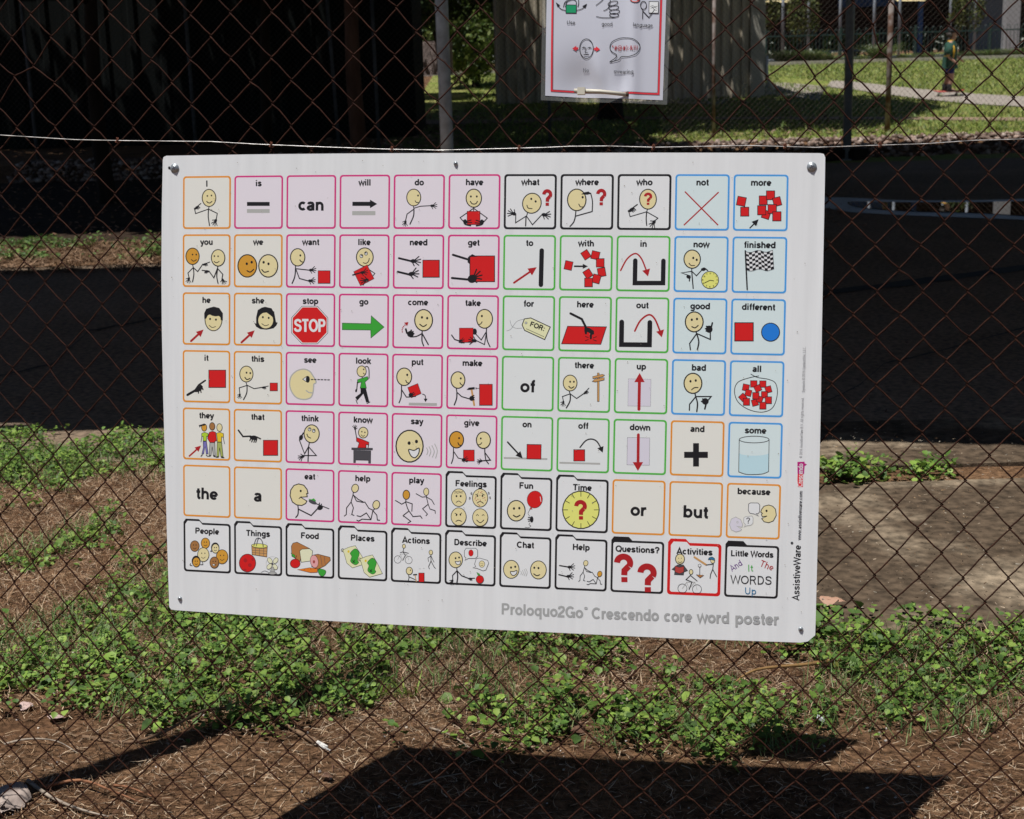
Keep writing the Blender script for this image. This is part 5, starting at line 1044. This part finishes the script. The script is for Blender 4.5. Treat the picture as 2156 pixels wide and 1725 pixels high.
# ---------------------------------------------------------------- near chain-link fence
CTRL = [(0, 0, .3194, .289), (4, 0, .4713, .2889), (2, 0, .396, .2894), (1, 3, .3578, .168), (7, 3, .5864, .1671), (8, 4, .6219, .1248), (22, 1, 1.1856, .2445), (23, 3, 1.1881+.0, .1606), (25, 3, 1.2617, .1628), (29, 3, 1.4092, .1641), (30, 4, 1.4452, .1222), (19, 5, 1.0414, .0784), (25, 5, 1.2634, .0811),
 (-16, 0, -.2945, .2935), (-12, 0, -.138, .2917), (-8, 0, .014, .2886), (-13, 1, -.175, .2518), (-12, 2, -.1357, .2104), (-13, 3, -.1727, .1688), (-12, 4, -.1348, .1275), (-7, 1, .054, .2478),
 (23, 19, 1.2027, -.4796), (25, 19, 1.2797, -.4773), (29, 19, 1.428, -.4715), (22, 20, 1.1658, -.5211), (30, 20, 1.466, -.5087), (23, 21, 1.2055, -.56), (23, 23, 1.2078, -.6398), (23, 25, 1.2111, -.7234),
 (-17, 19, -.2964, -.4807), (-13, 19, -.1553, -.4843), (-11, 19, -.0846, -.4837), (-18, 20, -.3297, -.5162), (-12, 20, -.1194, -.5244), (-18, 22, -.3292, -.5969), (-14, 22, -.1927, -.6053), (-10, 22, -.0519, -.6087), (-14, 24, -.1974, -.6859), (-10, 24, -.0523, -.6908),
 (-9, 27, -.0217, -.818), (-8, 28, .0133, -.856), (-7, 29, .052, -.8997), (-3, 29, .2027, -.8986), (-4, 30, .1635, -.9416), (-7, 31, .048, -.9846), (-3, 31, .1968, -.9828), (7, 27, .587, -.8166), (6, 28, .5488, -.8542), (8, 28, .6259, -.853), (10, 28, .7038, -.859), (9, 29, .6663, -.8965), (11, 29, .7438, -.895),
 (7, 33, .5915, -1.0558), (9, 33, .6715, -1.0475), (6, 34, .5516, -1.0976), (10, 34, .7147, -1.0832), (7, 35, .5939, -1.1307), (9, 35, .6755, -1.1248)]
CA = np.array(CTRL)
def base_uv(i, j): return .3194+.0378*i, .289-(.0408*j if j < 31 else .0408*31+(j-31)*.0375)
CB = np.array([base_uv(i, j) for i, j in CA[:, :2]]); CD = CA[:, 2:]-CB
def node(i, j):
    bu, bv = base_uv(i, j); d2 = (CA[:, 0]-i)**2+(CA[:, 1]-j)**2+.35; w_ = 1/d2**1.5
    d = (CD*w_[:, None]).sum(0)/w_.sum()
    k = pnoise((i*.7, j*.7, 4))*.0034+pnoise((i*2.9, j*2.9, 6))*.0016
    return bu+d[0]+k, bv+d[1]+pnoise((i*.7, j*.7, 9))*.0034+(.012 if (i, j) == (-17, 3) else -.010 if (i, j) == (-16, 2) else 0)
M_wire = mat('rusty_fence_wire', (.024, .0085, .0055), .75, .12, col2=(.045, .017, .010), scale=60, noise=(300, .4))
fence = bpy.data.objects.new('chain_link_fence', None); COL.objects.link(fence); fence.matrix_world = MBRD
tag(fence, 'rusty brown chain-link fence in the foreground carrying the word board and the notice', 'fence')
RW = .00140; OFF = -.016
J0, J1 = -34, 40
for i in range(-30, 44):
    pts = []
    for j in range(J0, J1):
        left = (i+j) % 2 == 0
        a = node(i, j) if left else node(i+1, j); nb = node(i+1, j+1) if left else node(i, j+1)
        s0 = -1 if left else 1                  # the strand hooks past the neighbouring strand at each knot
        sag = RW*1.15
        ux, uy = a[0]+s0*sag*1.2, a[1]
        jit = pnoise((i*3.1, j*1.7, 2))*.0042
        pts.append((ux, uy, OFF))
        f = 1 if left else -1
        for t in (.08, .3, .7, .92):
            x = a[0]+(nb[0]-a[0])*t; y = a[1]+(nb[1]-a[1])*t
            if t in (.08, .92): y += (-.0012 if t == .08 else .0012)
            pts.append((x+jit*math.sin(3.14*t), y+jit*math.sin(3.14*t), OFF+f*RW*1.15*(1 if .05 < t < .95 else 0)))
    b = MB(); b.tube(pts, RW, 6, False); b.build('wire_strand', M_wire, fence)
# bright tension wire
tw = [(-400, 520), (0, 541), (301, 559.6), (470, 563), (633, 565), (844, 567), (1025, 577.6), (1300, 589), (1560, 598), (1757, 601.6), (1900, 598), (2174, 591), (2283, 586), (2436, 585), (2614, 590), (2740, 588), (2869, 585), (3000, 583), (3261, 590.5), (3480, 583), (3699, 576), (3900, 562), (4095, 557), (4500, 545)]
b = MB(); b.tube([(*onplane(x, y, .010), -.0095) for x, y in tw], .0008, 8); o = b.build('tension_wire', mat('bright_wire', (.45, .43, .41), .35, metal=.4, noise=(60, .6)), fence)
for x in (470, 1085, 1568, 2077, 2614, 3520, 3140):
    y = np.interp(x, [p[0] for p in tw], [p[1] for p in tw]); u, v = onplane(x, y, .01)
    b = MB(); b.tube([(u+.003*math.cos(q*1.3)*(1 if q % 2 else .6), v+.005*math.sin(q*1.3), -.0095+.004*math.cos(q*2.1)) for q in range(9)], .0010, 5); b.build('wire_tie', mat('tie_rust', (.16, .05, .025), .8) if x == 470 else bpy.data.materials['tie_rust'], fence)
# end posts of the bay, outside the frame: the left one throws the slanting shadow across the earth
g0, g1 = G(650*2156/4096, 2993*2156/4096), G(1187*2156/4096, 2748*2156/4096)
foot = MBRD @ Vector((0, -1.13, OFF)); ex = (MBRD.to_3x3() @ Vector((1, 0, 0))); ex.z = 0
foot.z = 0
# the shadow line runs back along the sun's bearing to the fence line
sd = Vector((SUN_S[0], SUN_S[1], 0)); q = g0.copy()
den = ex.x*sd.y-ex.y*sd.x; t_ = ((q.x-foot.x)*ex.y-(q.y-foot.y)*ex.x)/den*1.0
pf = Vector((q.x+sd.x*t_, q.y+sd.y*t_, 0))
for k, f in enumerate((pf, pf+ex.normalized()*3.3)):
    b = MB(); b.tube([(f.x, f.y, -.1), (f.x, f.y, 3.5)], .038, 14); b.tube([(f.x, f.y, 3.5), (f.x, f.y, 3.53)], [.042, .02], 14); child(b.build('post', M_galv), fence)

# ---------------------------------------------------------------- weeds, straw, grass on the fence strip
def gz(x, y): return np.array([relief(a, b_) for a, b_ in zip(x, y)])
COVX = np.array([0, 180, 360, 540, 720, 900, 1080, 1260, 1440, 1620, 1800, 1980, 2156.])
COVY = np.array([915, 960, 1010, 1060, 1120, 1180, 1240, 1300, 1350, 1400, 1450, 1500, 1540, 1580, 1640, 1725.])
COV = np.array([
 [.7, .75, .6, .5, .5, .4, .3, .2, 0, 0, 0, 0, 0], [.95, .95, .9, .5, .5, .4, .3, .2, 0, 0, 0, 0, 0], [.8, .7, .6, .5, .5, .4, .3, .2, 0, 0, 0, 0, 0], [.15, .2, .3, .4, .4, .4, .3, .2, 0, 0, 0, 0, 0],
 [.4, .6, .4, .4, .4, .4, .3, .2, 0, 0, 0, 0, 0], [.5, .4, .45, .4, .4, .4, .3, .2, 0, 0, 0, 0, 0], [.1, .45, .7, .6, .5, .4, .3, .3, .3, .2, 0, 0, 0], [.45, .85, .9, .8, .7, .6, .6, .5, .5, .5, .3, .2, .2],
 [.8, .8, .8, .9, .8, .8, .75, .6, .5, .7, .8, .9, .9], [.9, .85, .6, .85, .75, .6, .8, .7, .3, .55, .85, .85, .7], [.9, .9, .8, .6, .55, .5, .65, .6, .75, .6, .8, .8, .75], [.6, .8, .9, .8, .75, .2, .7, .8, .75, .7, .85, .85, .5],
 [.1, .3, .7, .6, .3, .3, .7, .85, .85, .9, .85, .75, .3], [0, .0, .05, .1, .02, .1, .6, .65, .65, .85, .6, .4, .1], [0, 0, 0, 0, .02, .03, .1, .15, .15, .1, .08, .1, .05], [0, 0, 0, 0, 0, .02, .03, .05, .1, .05, .05, .05, .05]])
def bil(px, py):
    ix = np.clip(np.searchsorted(COVX, px)-1, 0, len(COVX)-2); iy = np.clip(np.searchsorted(COVY, py)-1, 0, len(COVY)-2)
    fx = np.clip((px-COVX[ix])/(COVX[ix+1]-COVX[ix]), 0, 1); fy = np.clip((py-COVY[iy])/(COVY[iy+1]-COVY[iy]), 0, 1)
    return (COV[iy, ix]*(1-fx)+COV[iy, ix+1]*fx)*(1-fy)+(COV[iy+1, ix]*(1-fx)+COV[iy+1, ix+1]*fx)*fy
def nz(x, y, s, k): return np.array([pnoise((a*s, b_*s, k)) for a, b_ in zip(x, y)])
def cover(x, y):
    px, py = to_px(np.stack([x, y, np.zeros_like(x)], 1)); c = bil(px, py)
    c = np.where(py < 915, 0, c)
    return c, px, py

def leaves(name, n_plants, r, area, size, cols, label, mask=None, per=(4, 8), tall=.050):
    x = r.uniform(area[0], area[1], n_plants); y = area[2]+(area[3]-area[2])*r.random(n_plants)
    if mask is None:
        c, px, py = cover(x, y); t = c+.5*nz(x, y, 3.2, 2)+.55*nz(x, y, 9, 5); keep = t > .53+.30*r.random(n_plants)
    else: keep = mask(x, y)
    x, y = x[keep], y[keep]; N = len(x)
    base = gz(x, y); hh = tall*(.5+.9*np.clip(nz(x, y, 3, 8)+.5, 0, 1))
    k = r.integers(per[0], per[1], N); idx = np.repeat(np.arange(N), k); M = len(idx)
    X = x[idx]+r.normal(0, size*1.0, M); Y = y[idx]+r.normal(0, size*1.0, M); Z = base[idx]+hh[idx]*(.15+.85*r.random(M))
    s = size*(.30+.85*r.random(M)**1.7)
    yaw = r.random(M)*6.283; tilt = np.abs(r.normal(0, .42, M))+.05; roll = r.normal(0, .25, M)
    # ovate leaf: stalk end, two shoulders, tip and mid-rib points; cupped
    T = np.array([(-.5, 0, 0), (-.28, -.42, .10), (.12, -.46, .13), (.60, 0, -.04), (.12, .46, .13), (-.28, .42, .10), (-.1, 0, -.02), (.22, 0, 0)])
    Q = T[None]*s[:, None, None]
    ct, st = np.cos(tilt), np.sin(tilt); x1 = Q[..., 0]*ct[:, None]+Q[..., 2]*st[:, None]; z1 = -Q[..., 0]*st[:, None]+Q[..., 2]*ct[:, None]; y1 = Q[..., 1]
    c2, s2 = np.cos(roll), np.sin(roll); y2 = y1*c2[:, None]-z1*s2[:, None]; z2 = y1*s2[:, None]+z1*c2[:, None]
    cy, sy = np.cos(yaw), np.sin(yaw)
    V = np.stack([X[:, None]+x1*cy[:, None]-y2*sy[:, None], Y[:, None]+x1*sy[:, None]+y2*cy[:, None], Z[:, None]+z2], -1)
    V[..., 2] = np.maximum(V[..., 2], base[idx][:, None]+.002)
    FF = np.array([(0, 1, 6, 6), (1, 2, 7, 6), (2, 3, 7, 7), (7, 3, 4, 4), (6, 7, 4, 5), (0, 6, 5, 5)])
    tris = np.array([(0, 1, 6), (1, 2, 6), (2, 7, 6), (2, 3, 7), (7, 3, 4), (6, 7, 4), (6, 4, 5), (0, 6, 5)])
    F = (np.arange(M)[:, None, None]*8+tris[None]).reshape(-1, 3)
    C = np.array(cols)[r.integers(0, len(cols), M)]*(.75+.5*r.random(M))[:, None]
    yel = r.random(M) < .006; C[yel] = (.26, .26, .06)
    o = link(name, np_mesh(name, V.reshape(-1, 3), F, np.repeat(C, 8, 0), smooth=False), [M_weed]); tag(o, label, kind='stuff')
    return o
M_weed = mat('weed_leaf', (.06, .12, .02), .5, .28, attr='tint', trans=.18)
WG = [(.16, .26, .045), (.20, .31, .055), (.12, .21, .04), (.24, .34, .07), (.09, .17, .035), (.07, .13, .03)]
r1 = np.random.default_rng(101)
leaves('weeds', 34000, r1, (-2.35, 2.6, 2.62, 6.2), .0185, WG, 'broad-leaved green weeds in patches over the dry ground', per=(4, 9))
leaves('weeds', 1500, r1, (-2.0, 2.2, 2.62, 5.0), .033, WG, 'larger leaves scattered among the weeds', per=(2, 5), tall=.045)
# weeds in the joint of the concrete slabs
def jmask(x, y):
    px, py = to_px(np.stack([x, y, np.zeros_like(x)], 1)); a = ((px > 1735)*(px < 1865)*(r1.random(len(x)) < .8))+((px > 1925)*(px < 1990)*(r1.random(len(x)) < .6))
    return (a > 0)*(y > y_crack0+.02)*(y < y_crack1-.02)
leaves('joint_weeds', 1900, r1, (slab_x0, 2.6, y_crack0, y_crack1), .028, WG, 'clumps of weeds growing in the joint between the concrete slabs', mask=jmask, per=(3, 6), tall=.07)
def lmask(x, y):
    px, py = to_px(np.stack([x, y, np.zeros_like(x)], 1)); return (px < 345)*(py > 488)*(py < 552)*(r1.random(len(x)) < .10+.22*np.clip(nz(x, y, 1.6, 3)*4, -.4, 1))
leaves('verge_weeds', 9000, r1, (-5.2, -2.3, 10.8, 13.0), .04, [(.06, .12, .03), (.09, .16, .04), (.13, .2, .05)], 'low weeds in the strip of sun left of the word board', mask=lmask, per=(3, 6), tall=.08)
tsun = G(150, 520)

def blades(name, n, r, area, L, wd, cols, label, material, upright, mask, bend=.4, zf=None):
    x = r.uniform(area[0], area[1], n); y = r.uniform(area[2], area[3], n); k = mask(x, y); x, y = x[k], y[k]; N = len(x)
    base = gz(x, y) if zf is None else zf(x, y)
    a = r.random(N)*6.283; el = upright[0]+(upright[1]-upright[0])*r.random(N); l = L*(.3+.9*r.random(N)); w_ = wd*(.6+.8*r.random(N))
    d = np.stack([np.cos(a)*np.cos(el), np.sin(a)*np.cos(el), np.sin(el)], 1); s = np.stack([-np.sin(a), np.cos(a), 0*a], 1); tw_ = r.normal(0, .5, N); s[:, 2] = tw_; s /= np.linalg.norm(s, axis=1)[:, None]
    P0 = np.stack([x, y, base+.002+.006*r.random(N)*(upright[1] < .5)], 1); kink = np.stack([r.normal(0, bend, N), r.normal(0, bend, N), r.normal(0, bend*.35, N)], 1)*l[:, None]*.5
    P1 = P0+d*(l*.5)[:, None]; P2 = P0+d*l[:, None]+kink
    P2[:, 2] = np.maximum(P2[:, 2], base+.001)
    V = np.stack([P0-s*w_[:, None], P0+s*w_[:, None], P1+s*w_[:, None]*.9, P1-s*w_[:, None]*.9, P2], 1).reshape(-1, 3)
    F = (np.arange(N)[:, None, None]*5+np.array([(0, 1, 2), (0, 2, 3), (3, 2, 4)])[None]).reshape(-1, 3)
    C = np.array(cols)[r.integers(0, len(cols), N)]*(.6+.8*r.random(N))[:, None]
    o = link(name, np_mesh(name, V, F, np.repeat(C, 5, 0)), [material]); tag(o, label, kind='stuff'); return o
STRAW_PALE = [(.27, .165, .095), (.36, .24, .15), (.19, .11, .065), (.50, .37, .25), (.10, .055, .033)]
STRAW = [(.28, .17, .10), (.38, .26, .16), (.17, .095, .055), (.52, .40, .28), (.11, .06, .04)]
def smask(x, y):
    px, py = to_px(np.stack([x, y, np.zeros_like(x)], 1))
    slab_ = (x > slab_x0-.02)*(y > y_slab0+.03)
    dens = .45+.5*np.clip(nz(x, y, 2.0, 11)*2+.3, -1, 1)
    dens = np.where(py > 1560, dens*.7, dens)
    return (~slab_.astype(bool))*(y < y_asph+.02)*(r1.random(len(x)) < dens)
blades('straw_litter', 270000, r1, (-2.4, 2.7, 2.4, 5.6), .036, .0007, STRAW, 'dry straw and dead stalks littering the bare earth', M_tint, (0, .35), smask)
def smask2(x, y):
    px, py = to_px(np.stack([x, y, np.zeros_like(x)], 1))
    return (py < 1515)*((x < slab_x0)+(y < y_slab0) > 0)*(y < y_asph)*(r1.random(len(x)) < .5+.6*nz(x, y, 3.1, 31))
blades('dry_grass', 120000, r1, (-2.35, 2.7, 2.9, 5.4), .055, .0009, STRAW_PALE, 'bleached dead grass matted between the weeds', M_tint, (.05, .9), smask2, .6)
def gmask(x, y):
    c, px, py = cover(x, y); t = c+.6*nz(x, y, 2.6, 21)
    return (t > .5+.35*r1.random(len(x)))*(py > 940)*((x < slab_x0)+(y < y_slab0) > 0)
blades('grass_tufts', 60000, r1, (-2.35, 2.6, 2.62, 5.6), .075, .0013, [(.12, .21, .06), (.16, .25, .08), (.2, .25, .1)], 'thin green grass blades between the weeds', M_weed, (.5, 1.4), gmask, .5)
def ygm(x, y):
    px, py = to_px(np.stack([x, y, np.zeros_like(x)], 1)); return (((px-815)/100)**2+((py-1490)/28)**2 < 1+.3*r1.random(len(x)))
blades('bright_grass', 4500, r1, (-.7, -.1, 3.2, 3.8), .06, .002, [(.22, .32, .05), (.17, .26, .05), (.28, .34, .08)], 'small tuft of yellow-green grass below the board', M_weed, (.4, 1.2), ygm, .4)
# slab litter and crumbs
def cm(x, y): return ((x > slab_x0+.02)*(y > y_slab0+.03)*(r1.random(len(x)) < .8)).astype(bool)
blades('slab_litter', 3600, r1, (slab_x0, 2.9, y_slab0, y_asph+.2), .014, .0012, [(.24, .16, .09), (.32, .25, .18), (.12, .07, .04), (.34, .30, .24)], 'crumbs and leaf scraps on the concrete slabs', M_tint, (0, .2), cm, .2, zf=lambda x, y: np.full(len(x), .033))
# lawn grass far off
def lz(x, y): return np.interp(y, PY, PZ)+.012
def lm(x, y):
    px, py = to_px(np.stack([x, y, lz(x, y)], 1)); on = (px > 980)*(px < 2200)*(py < 300)
    for (a, b_, f0, f1, n0, n1) in ((1640, 1799, 165, 175, 176, 192), (1799, 1936, 175, 190, 192, 211), (1936, 2200, 190, 212, 211, 234)):
        t = (px-a)/(b_-a); f = f0+(f1-f0)*t; n_ = n0+(n1-n0)*t; on = on*~((px >= a)*(px < b_)*(py > f)*(py < n_)).astype(bool)
    on = on*~((py > 249)*(py < 255)).astype(bool)
    return on.astype(bool)
blades('lawn_grass', 60000, r1, (-1.5, 17, 21.3, 41), .10, .012, [(.17, .23, .045), (.21, .27, .06), (.27, .29, .085), (.12, .18, .04)], 'short grass of the lawn', M_leaf, (.35, 1.2), lm, .4, zf=lz)

# stones and mulch on the bank
r2 = np.random.default_rng(5)
def stones(name, n, xr, yr, size, cols, label, zf, mask=None, flat=.6):
    x = r2.uniform(*xr, n); y = r2.uniform(*yr, n)
    if mask is not None: k = mask(x, y); x, y = x[k], y[k]
    n = len(x); z = zf(x, y); s = size*(.35+.9*r2.random(n)**1.5)
    O = np.array([(1, 0, 0), (-1, 0, 0), (0, 1, 0), (0, -1, 0), (0, 0, 1), (0, 0, -1)], float)
    V = O[None]*s[:, None, None]*(.6+.8*r2.random((n, 6)))[..., None]; V[..., 2] *= flat
    a = r2.random(n)*6.28; ca, sa = np.cos(a)[:, None], np.sin(a)[:, None]; b_ = r2.normal(0, .5, n); cb, sb = np.cos(b_)[:, None], np.sin(b_)[:, None]
    X = V[..., 0]*ca-V[..., 1]*sa; Y = V[..., 0]*sa+V[..., 1]*ca; Z = V[..., 2]*cb+X*sb; X = X*cb-V[..., 2]*sb
    V = np.stack([X+x[:, None], Y+y[:, None], Z+z[:, None]+s[:, None]*.15], -1).reshape(-1, 3)
    T = np.array([(0, 2, 4), (2, 1, 4), (1, 3, 4), (3, 0, 4), (2, 0, 5), (1, 2, 5), (3, 1, 5), (0, 3, 5)])
    F = (np.arange(n)[:, None, None]*6+T[None]).reshape(-1, 3)
    C = np.array(cols)[r2.integers(0, len(cols), n)]*(.6+.8*r2.random(n))[:, None]
    o = link(name, np_mesh(name, V, F, np.repeat(C, 6, 0)), [M_tintm]); tag(o, label, kind='stuff'); return o
STC = [(.22, .16, .13), (.30, .22, .18), (.14, .09, .07), (.36, .29, .25), (.09, .06, .045)]
stones('bank_rubble', 9000, (-7, 20), (20.62, 21.45), .055, STC, 'broken stones and bark on the low bank below the lawn', lz)
stones('leaf_litter', 3200, (-9, 3.2), (12.4, 20.4), .03, [(.22, .12, .08), (.3, .18, .12), (.12, .08, .05)], 'dead leaves on the shaded ground to the left', lambda x, y: np.full(len(x), .012), flat=.25)
stones('leaf_litter', 4200, (-3, 6), (22, 30.5), .05, [(.26, .17, .12), (.34, .24, .18), (.12, .08, .05)], 'dead leaves under the tree in front of the ribbed shed', lz, flat=.25)
stones('grit', 2600, (-2.3, 2.6), (2.5, 4.2), .0045, [(.5, .42, .34), (.3, .2, .14), (.6, .55, .5), (.14, .09, .06)], 'small stones in the bare earth', gz)
stones('asphalt_debris', 1500, (-4.5, 6), (y_asph+.1, 20.3), .011, [(.16, .10, .06), (.22, .16, .10), (.08, .05, .035)], 'leaf scraps and twigs scattered on the shaded asphalt', lambda x, y: np.full(len(x), .010), flat=.25)
# earth sheet of the left-hand grove over the asphalt
blades('verge_straw', 9000, np.random.default_rng(8), (-6, -1.2, 10.9, 12.9), .12, .004, [(.16, .10, .06), (.26, .17, .11), (.08, .05, .03)], 'dry stalks on the sunny strip left of the board', M_tint, (0, .5), lambda x, y: np.ones(len(x), bool), .3, zf=lambda x, y: np.full(len(x), .015))
gr = sheet('grove_floor', -40, -1.05, y_asph+7.4, 20.6, .009, M_grove, .5, edge=.12, seed=8, label='earth under the left-hand trees, coloured dark for their shade')
sheet('verge_strip', -40, -1.05, y_asph+5.9, y_asph+7.5, .012, M_dirt, .5, edge=.12, seed=9, label='strip of bare earth in sun left of the board')

# ---------------------------------------------------------------- single things lying on the strip
def lay(px, py, h=0.0):
    v = G(px, py); return Vector((v.x, v.y, relief(v.x, v.y)+h))
def stick(pts, r_, m, label, name='stick', tip=None, cat='stick'):
    P = [lay(px, py, h) for px, py, h in pts]; P = [Vector(q) for q in spline([tuple(p) for p in P], 4)]
    n = len(P); b = MB(); b.tube(P, [r_*(1-.75*i/(n-1)) for i in range(n)][::-1] if tip else [r_*(1-.7*i/(n-1)) for i in range(n)], 7)
    root = empty(name, P[0]); tag(root, label, cat); child(b.build('stem', m), root)
    if tip:
        d = (P[-1]-P[-2]).normalized(); b = MB()
        for k in range(4):
            o_ = Vector((.004*math.cos(k*1.6), .004*math.sin(k*1.6), .002*math.sin(k*2))); b.tube([P[-1]-d*.01+o_*.6, P[-1]+d*(.035+.006*k)+o_], [.0036, .002], 6)
        child(b.build('frayed_tip', mat('white_fibre', (.75, .73, .68), .7)), root)
    return root
M_twig = mat('twig', (.20, .125, .075), .8, .2, noise=(60, .3)); M_twig2 = mat('pale_twig', (.33, .27, .21), .8, .2, noise=(60, .3))
stick([(175, 1556, .004), (270, 1568, .004), (350, 1560, .02), (430, 1530, .035), (520, 1514, .03), (570, 1517, .012), (618, 1540, .008)], .0045, M_twig, 'long thin twig lying along the lower edge of the weeds', 'twig')
stick([(560, 1512, .012), (610, 1540, .012), (650, 1560, .010), (668, 1570, .008)], .0085, M_twig, 'short broken stick with a frayed white end', 'stick', tip=True)
stick([(10, 1572, .006), (60, 1568, .014), (120, 1570, .014), (165, 1588, .004)], .003, M_twig2, 'pale curved twig at the left edge below the weeds', 'twig')
stick([(60, 1655, .006), (110, 1690, .012), (170, 1715, .01), (230, 1730, .008)], .005, M_twig2, 'grey twig running right from the dead leaf in the corner', 'twig')
stick([(90, 1665, .004), (170, 1660, .02), (240, 1685, .02), (300, 1700, .006)], .004, mat('red_twig', (.26, .11, .05), .8, noise=(60, .3)), 'reddish twig arching beside the dead leaf', 'twig')
stick([(240, 1655, .004), (275, 1675, .016), (330, 1690, .006)], .003, bpy.data.materials['red_twig'], 'small reddish twig right of the arching one', 'twig')
stick([(1800, 1390, .01), (1700, 1420, .03), (1590, 1440, .035), (1540, 1455, .01)], .006, mat('orange_stalk', (.30, .17, .06), .8), 'orange-brown stalk below the lower right corner of the word board', 'stick')
stick([(905, 1537, .004), (950, 1560, .012), (1000, 1588, .004)], .003, M_twig2, 'straight pale straw stalk in the bare earth below the board', 'twig')
stick([(870, 1660, .006), (920, 1648, .012), (975, 1636, .006)], .0022, M_twig2, 'short white straw right of centre on the bare earth', 'twig')
M_dl = mat('dead_leaf', (.36, .29, .25), .75, .2, noise=(30, .25), bump=(25, .6, .004)); M_dl2 = mat('brown_dead_leaf', (.16, .09, .06), .8, .2, noise=(40, .3))
def dead_leaf(px, py, s, m, label, seed, lift=.012, curl=1.0):
    r = random.Random(seed); c = lay(px, py, lift); root = empty('dead_leaf', c, r.random()*6); root.rotation_euler[0] = .25; tag(root, label, 'leaf')
    V, F = [], []; nu, nv = 14, 9
    for i in range(nu+1):
        for j in range(nv+1):
            u, v = i/nu, j/nv*2-1; wd = math.sin(math.pi*min(1, u*.92+.04))**.7*.42*(1+.12*math.sin(u*14+seed)*abs(v))
            z = curl*(-.30*v*v*wd*1.6+.08*math.sin(u*5+seed)+.04*math.sin(v*7+u*9))+.02*abs(math.sin(u*22+v*4))+.08
            V.append(((u-.5)*s, v*wd*s, z*s*.6+s*.02))
    for i in range(nu):
        for j in range(nv): q = i*(nv+1)+j; F.append((q, q+nv+1, q+nv+2, q+1))
    o = link('blade', np_mesh('blade', V, F, smooth=True), [m], root)
    b = MB(); b.tube([(-.68*s, 0, .02*s), (-.4*s, 0, .05*s), (.1*s, 0, .03*s), (.45*s, 0, .04*s)], [s*.012, s*.014, s*.01, s*.003], 5); b.build('midrib', m, root)
    return root
dead_leaf(28, 1700, .085, M_dl, 'large curled pinkish grey dead leaf in the bottom left corner', 4, .02, 1.25)
dead_leaf(4, 1716, .05, M_dl, 'smaller grey dead leaf tucked under the large one', 9, .01, 1.1)
dead_leaf(56, 1494, .035, mat('pink_leaf', (.5, .36, .32), .7), 'small pale pink dead leaf at the left end of the weeds', 2)
dead_leaf(118, 1517, .04, bpy.data.materials['pink_leaf'], 'pale pink dead leaf below the weeds at the left', 12)
dead_leaf(690, 1645, .03, M_dl2, 'small brown dead leaf in the middle of the bare earth', 7)
dead_leaf(1210, 1541, .06, M_dl2, 'star-shaped brown dead leaf just above the board shadow', 3)
dead_leaf(1310, 1484, .035, M_dl, 'pale folded dead leaf among the weeds below the board', 21)
dead_leaf(1990, 1370, .04, M_dl, 'round dead leaf beside the concrete slab', 5)
dead_leaf(1745, 1288, .05, mat('tan_leaf', (.42, .24, .16), .7), 'tan dead leaf on the concrete near the right edge of the board', 15, .035)
dead_leaf(1770, 1288, .03, bpy.data.materials['tan_leaf'], 'smaller tan dead leaf on the concrete beside the first', 16, .035)
b = MB(); c = lay(1727, 1539); b.box((c.x, c.y, .03), (.016, .012, .006), Matrix.Rotation(.6, 3, 'Y')); o = b.build('paper_scrap', PAL['W']); tag(o, 'tiny white scrap in the weeds below the board', 'litter')

bpy.context.view_layer.update()
